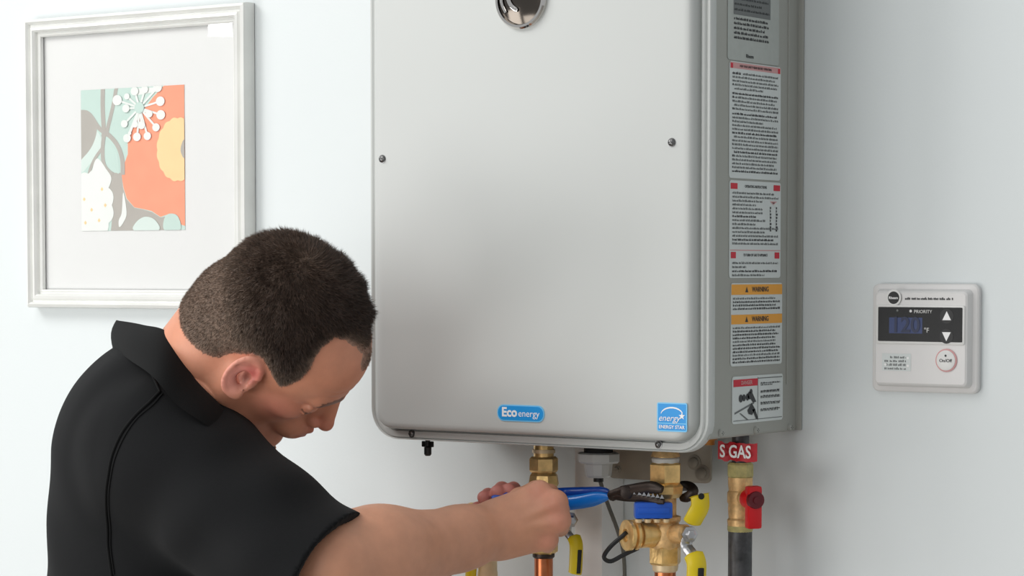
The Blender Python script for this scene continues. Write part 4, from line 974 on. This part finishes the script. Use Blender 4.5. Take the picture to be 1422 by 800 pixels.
fin('collar', bm, 'shirt2', man, angle=60)
# ---- trousers and shoes (below the frame, so that he stands)
hipc = B(0, -.01, .93)
kR, kL = B(.12, .10, .50), B(-.11, .05, .49); aR, aL_ = B(.13, -.04, .085), B(-.13, -.06, .085)
def trou(p):
    q = tob(p)*np.array([.75, 1, 1]); d = rc(q, (0, -.005, .98), (0, -.01, .90), .126, .128)
    for h_, k_, a_ in ((B(.09, -.01, .88), kR, aR), (B(-.09, -.01, .88), kL, aL_)):
        d = sm(d, rc(p, h_, k_, .098, .068), .03); d = sm(d, rc(p, k_, a_, .068, .052), .02)
    return np.maximum(d, .045-p[:, 2])
pts = np.array([B(x, y, z) for x in (-.25, .25) for y in (-.2, .25) for z in (.03, 1.12)])
vs, fa = polygonize(trou, pts.min(0), pts.max(0), .008, 1, pad=.02); meshobj('trousers', vs, fa, 'jean', man)
for s_, a_ in (('R', aR), ('L', aL_)):
    a0 = a_.copy(); a0[2] = .05
    f = lambda p: np.maximum(sm(sm(rc(p, a0-fb*.04, a0+fb*.12, .042, .040), rc(p, a0-fb*.03, a0-fb*.02+np.array([0, 0, .05]), .045, .05), .03), rc(p, a0+fb*.1-np.array([0, 0, .01]), a0+fb*.18-np.array([0, 0, .02]), .043, .034), .02), -p[:, 2]+.001)
    ctr = a0+fb*.06; vs, fa = polygonize(f, ctr-np.array([.22, .22, .06]), ctr+np.array([.22, .22, .12]), .006, 1, pad=.02); meshobj('shoe', vs, fa, 'shoe', man)
print('clothes', time.time()-T0)

# ================================================================== PLIERS
pl_ = thing('water_pump_pliers', V(866, 685, 2.93), 'blue handled pliers gripped by the man, jaws on the brass nut', 'pliers')
def DP(px, py, y): return Py(px, py, y)
YJ = YV-.028
jd = lambda px, py, y=YJ: Py(px, py, y)
fl_ = up
h1 = catmull([jd(868, 686), jd(853, 689), jd(835, 691), jd(810, 696), jd(780, 700, YJ-.004), V(752, 704, 2.868), V(722, 708, 2.866), V(702, 711, 2.864)], 6); n = len(h1)
bm = bmesh.new(); tube(bm, h1[8:], [.0015, .0032, .0046, .0058, .0066, .0074, .0080]+[.0085]*(n-8-10)+[.0082, .0075, .005], 14, flat=.62, flatdir=-dv); fin('lower_handle', bm, 'blue', pl_)
h2 = catmull([jd(858, 682, YJ+.012), jd(842, 683, YJ+.012), jd(815, 684, YJ+.012), jd(780, 685, YJ+.010), V(750, 688, 2.892), V(715, 690, 2.885), V(683, 694, 2.88)], 6); n = len(h2)
bm = bmesh.new(); tube(bm, h2[5:], [.003, .0045, .0055]+[.0066]*(n-5-5)+[.006, .004], 14, flat=.75, flatdir=-dv); fin('upper_handle', bm, 'dblue', pl_)
bm = bmesh.new(); c = catmull([jd(846, 690), jd(862, 684), jd(878, 681), jd(895, 678), jd(908, 677), jd(920, 680)], 5); n = len(c)
tube(bm, c, [.0045]+[.0065]*5+[.0075]*(n-12)+[.007, .0068, .0062, .0056, .005, .004], 10, flat=.7, flatdir=-dv)
lathe(bm, jd(870, 684)-dv*-.006, -dv, [(-.002, .0075), (.014, .0075), (.015, .006)], 18)
fin('upper_jaw', bm, 'tool', pl_)
bm = bmesh.new(); c = catmull([jd(850, 687), jd(868, 690), jd(888, 691), jd(905, 694), jd(922, 697)], 5); n = len(c)
tube(bm, c, [.004]+[.0055]*(n-6)+[.005, .0045, .004, .0035, .003], 10, flat=.7, flatdir=-dv); fin('lower_jaw', bm, 'tool', pl_)
bm = bmesh.new()
for k in range(7):
    p = jd(882+k*6.2, 686.5+k*1.0, YJ-.004); q2 = [p-rt*.0024+up*.0, p+rt*.0024, p+up*.0045]
    a = [bm.verts.new(x) for x in q2]; b = [bm.verts.new(x+dv*.008) for x in q2]
    bm.faces.new(a); bm.faces.new(b[::-1])
    for i in range(3): bm.faces.new((a[i], a[(i+1) % 3], b[(i+1) % 3], b[i]))
fin('jaw_teeth', bm, 'steel', pl_, smooth=False)
bm = bmesh.new(); c = catmull([jd(905, 676, YV+.02), jd(935, 676, YV+.035), jd(955, 675, YV+.025), jd(963, 682, YV+.015), jd(955, 690, YV+.012), jd(945, 692, YV+.012)], 5); n = len(c)
tube(bm, c, [.006]*(n-4)+[.0055, .005, .0045, .0035], 10, flat=.7, flatdir=-dv); fin('jaw_hook', bm, 'tool', pl_)
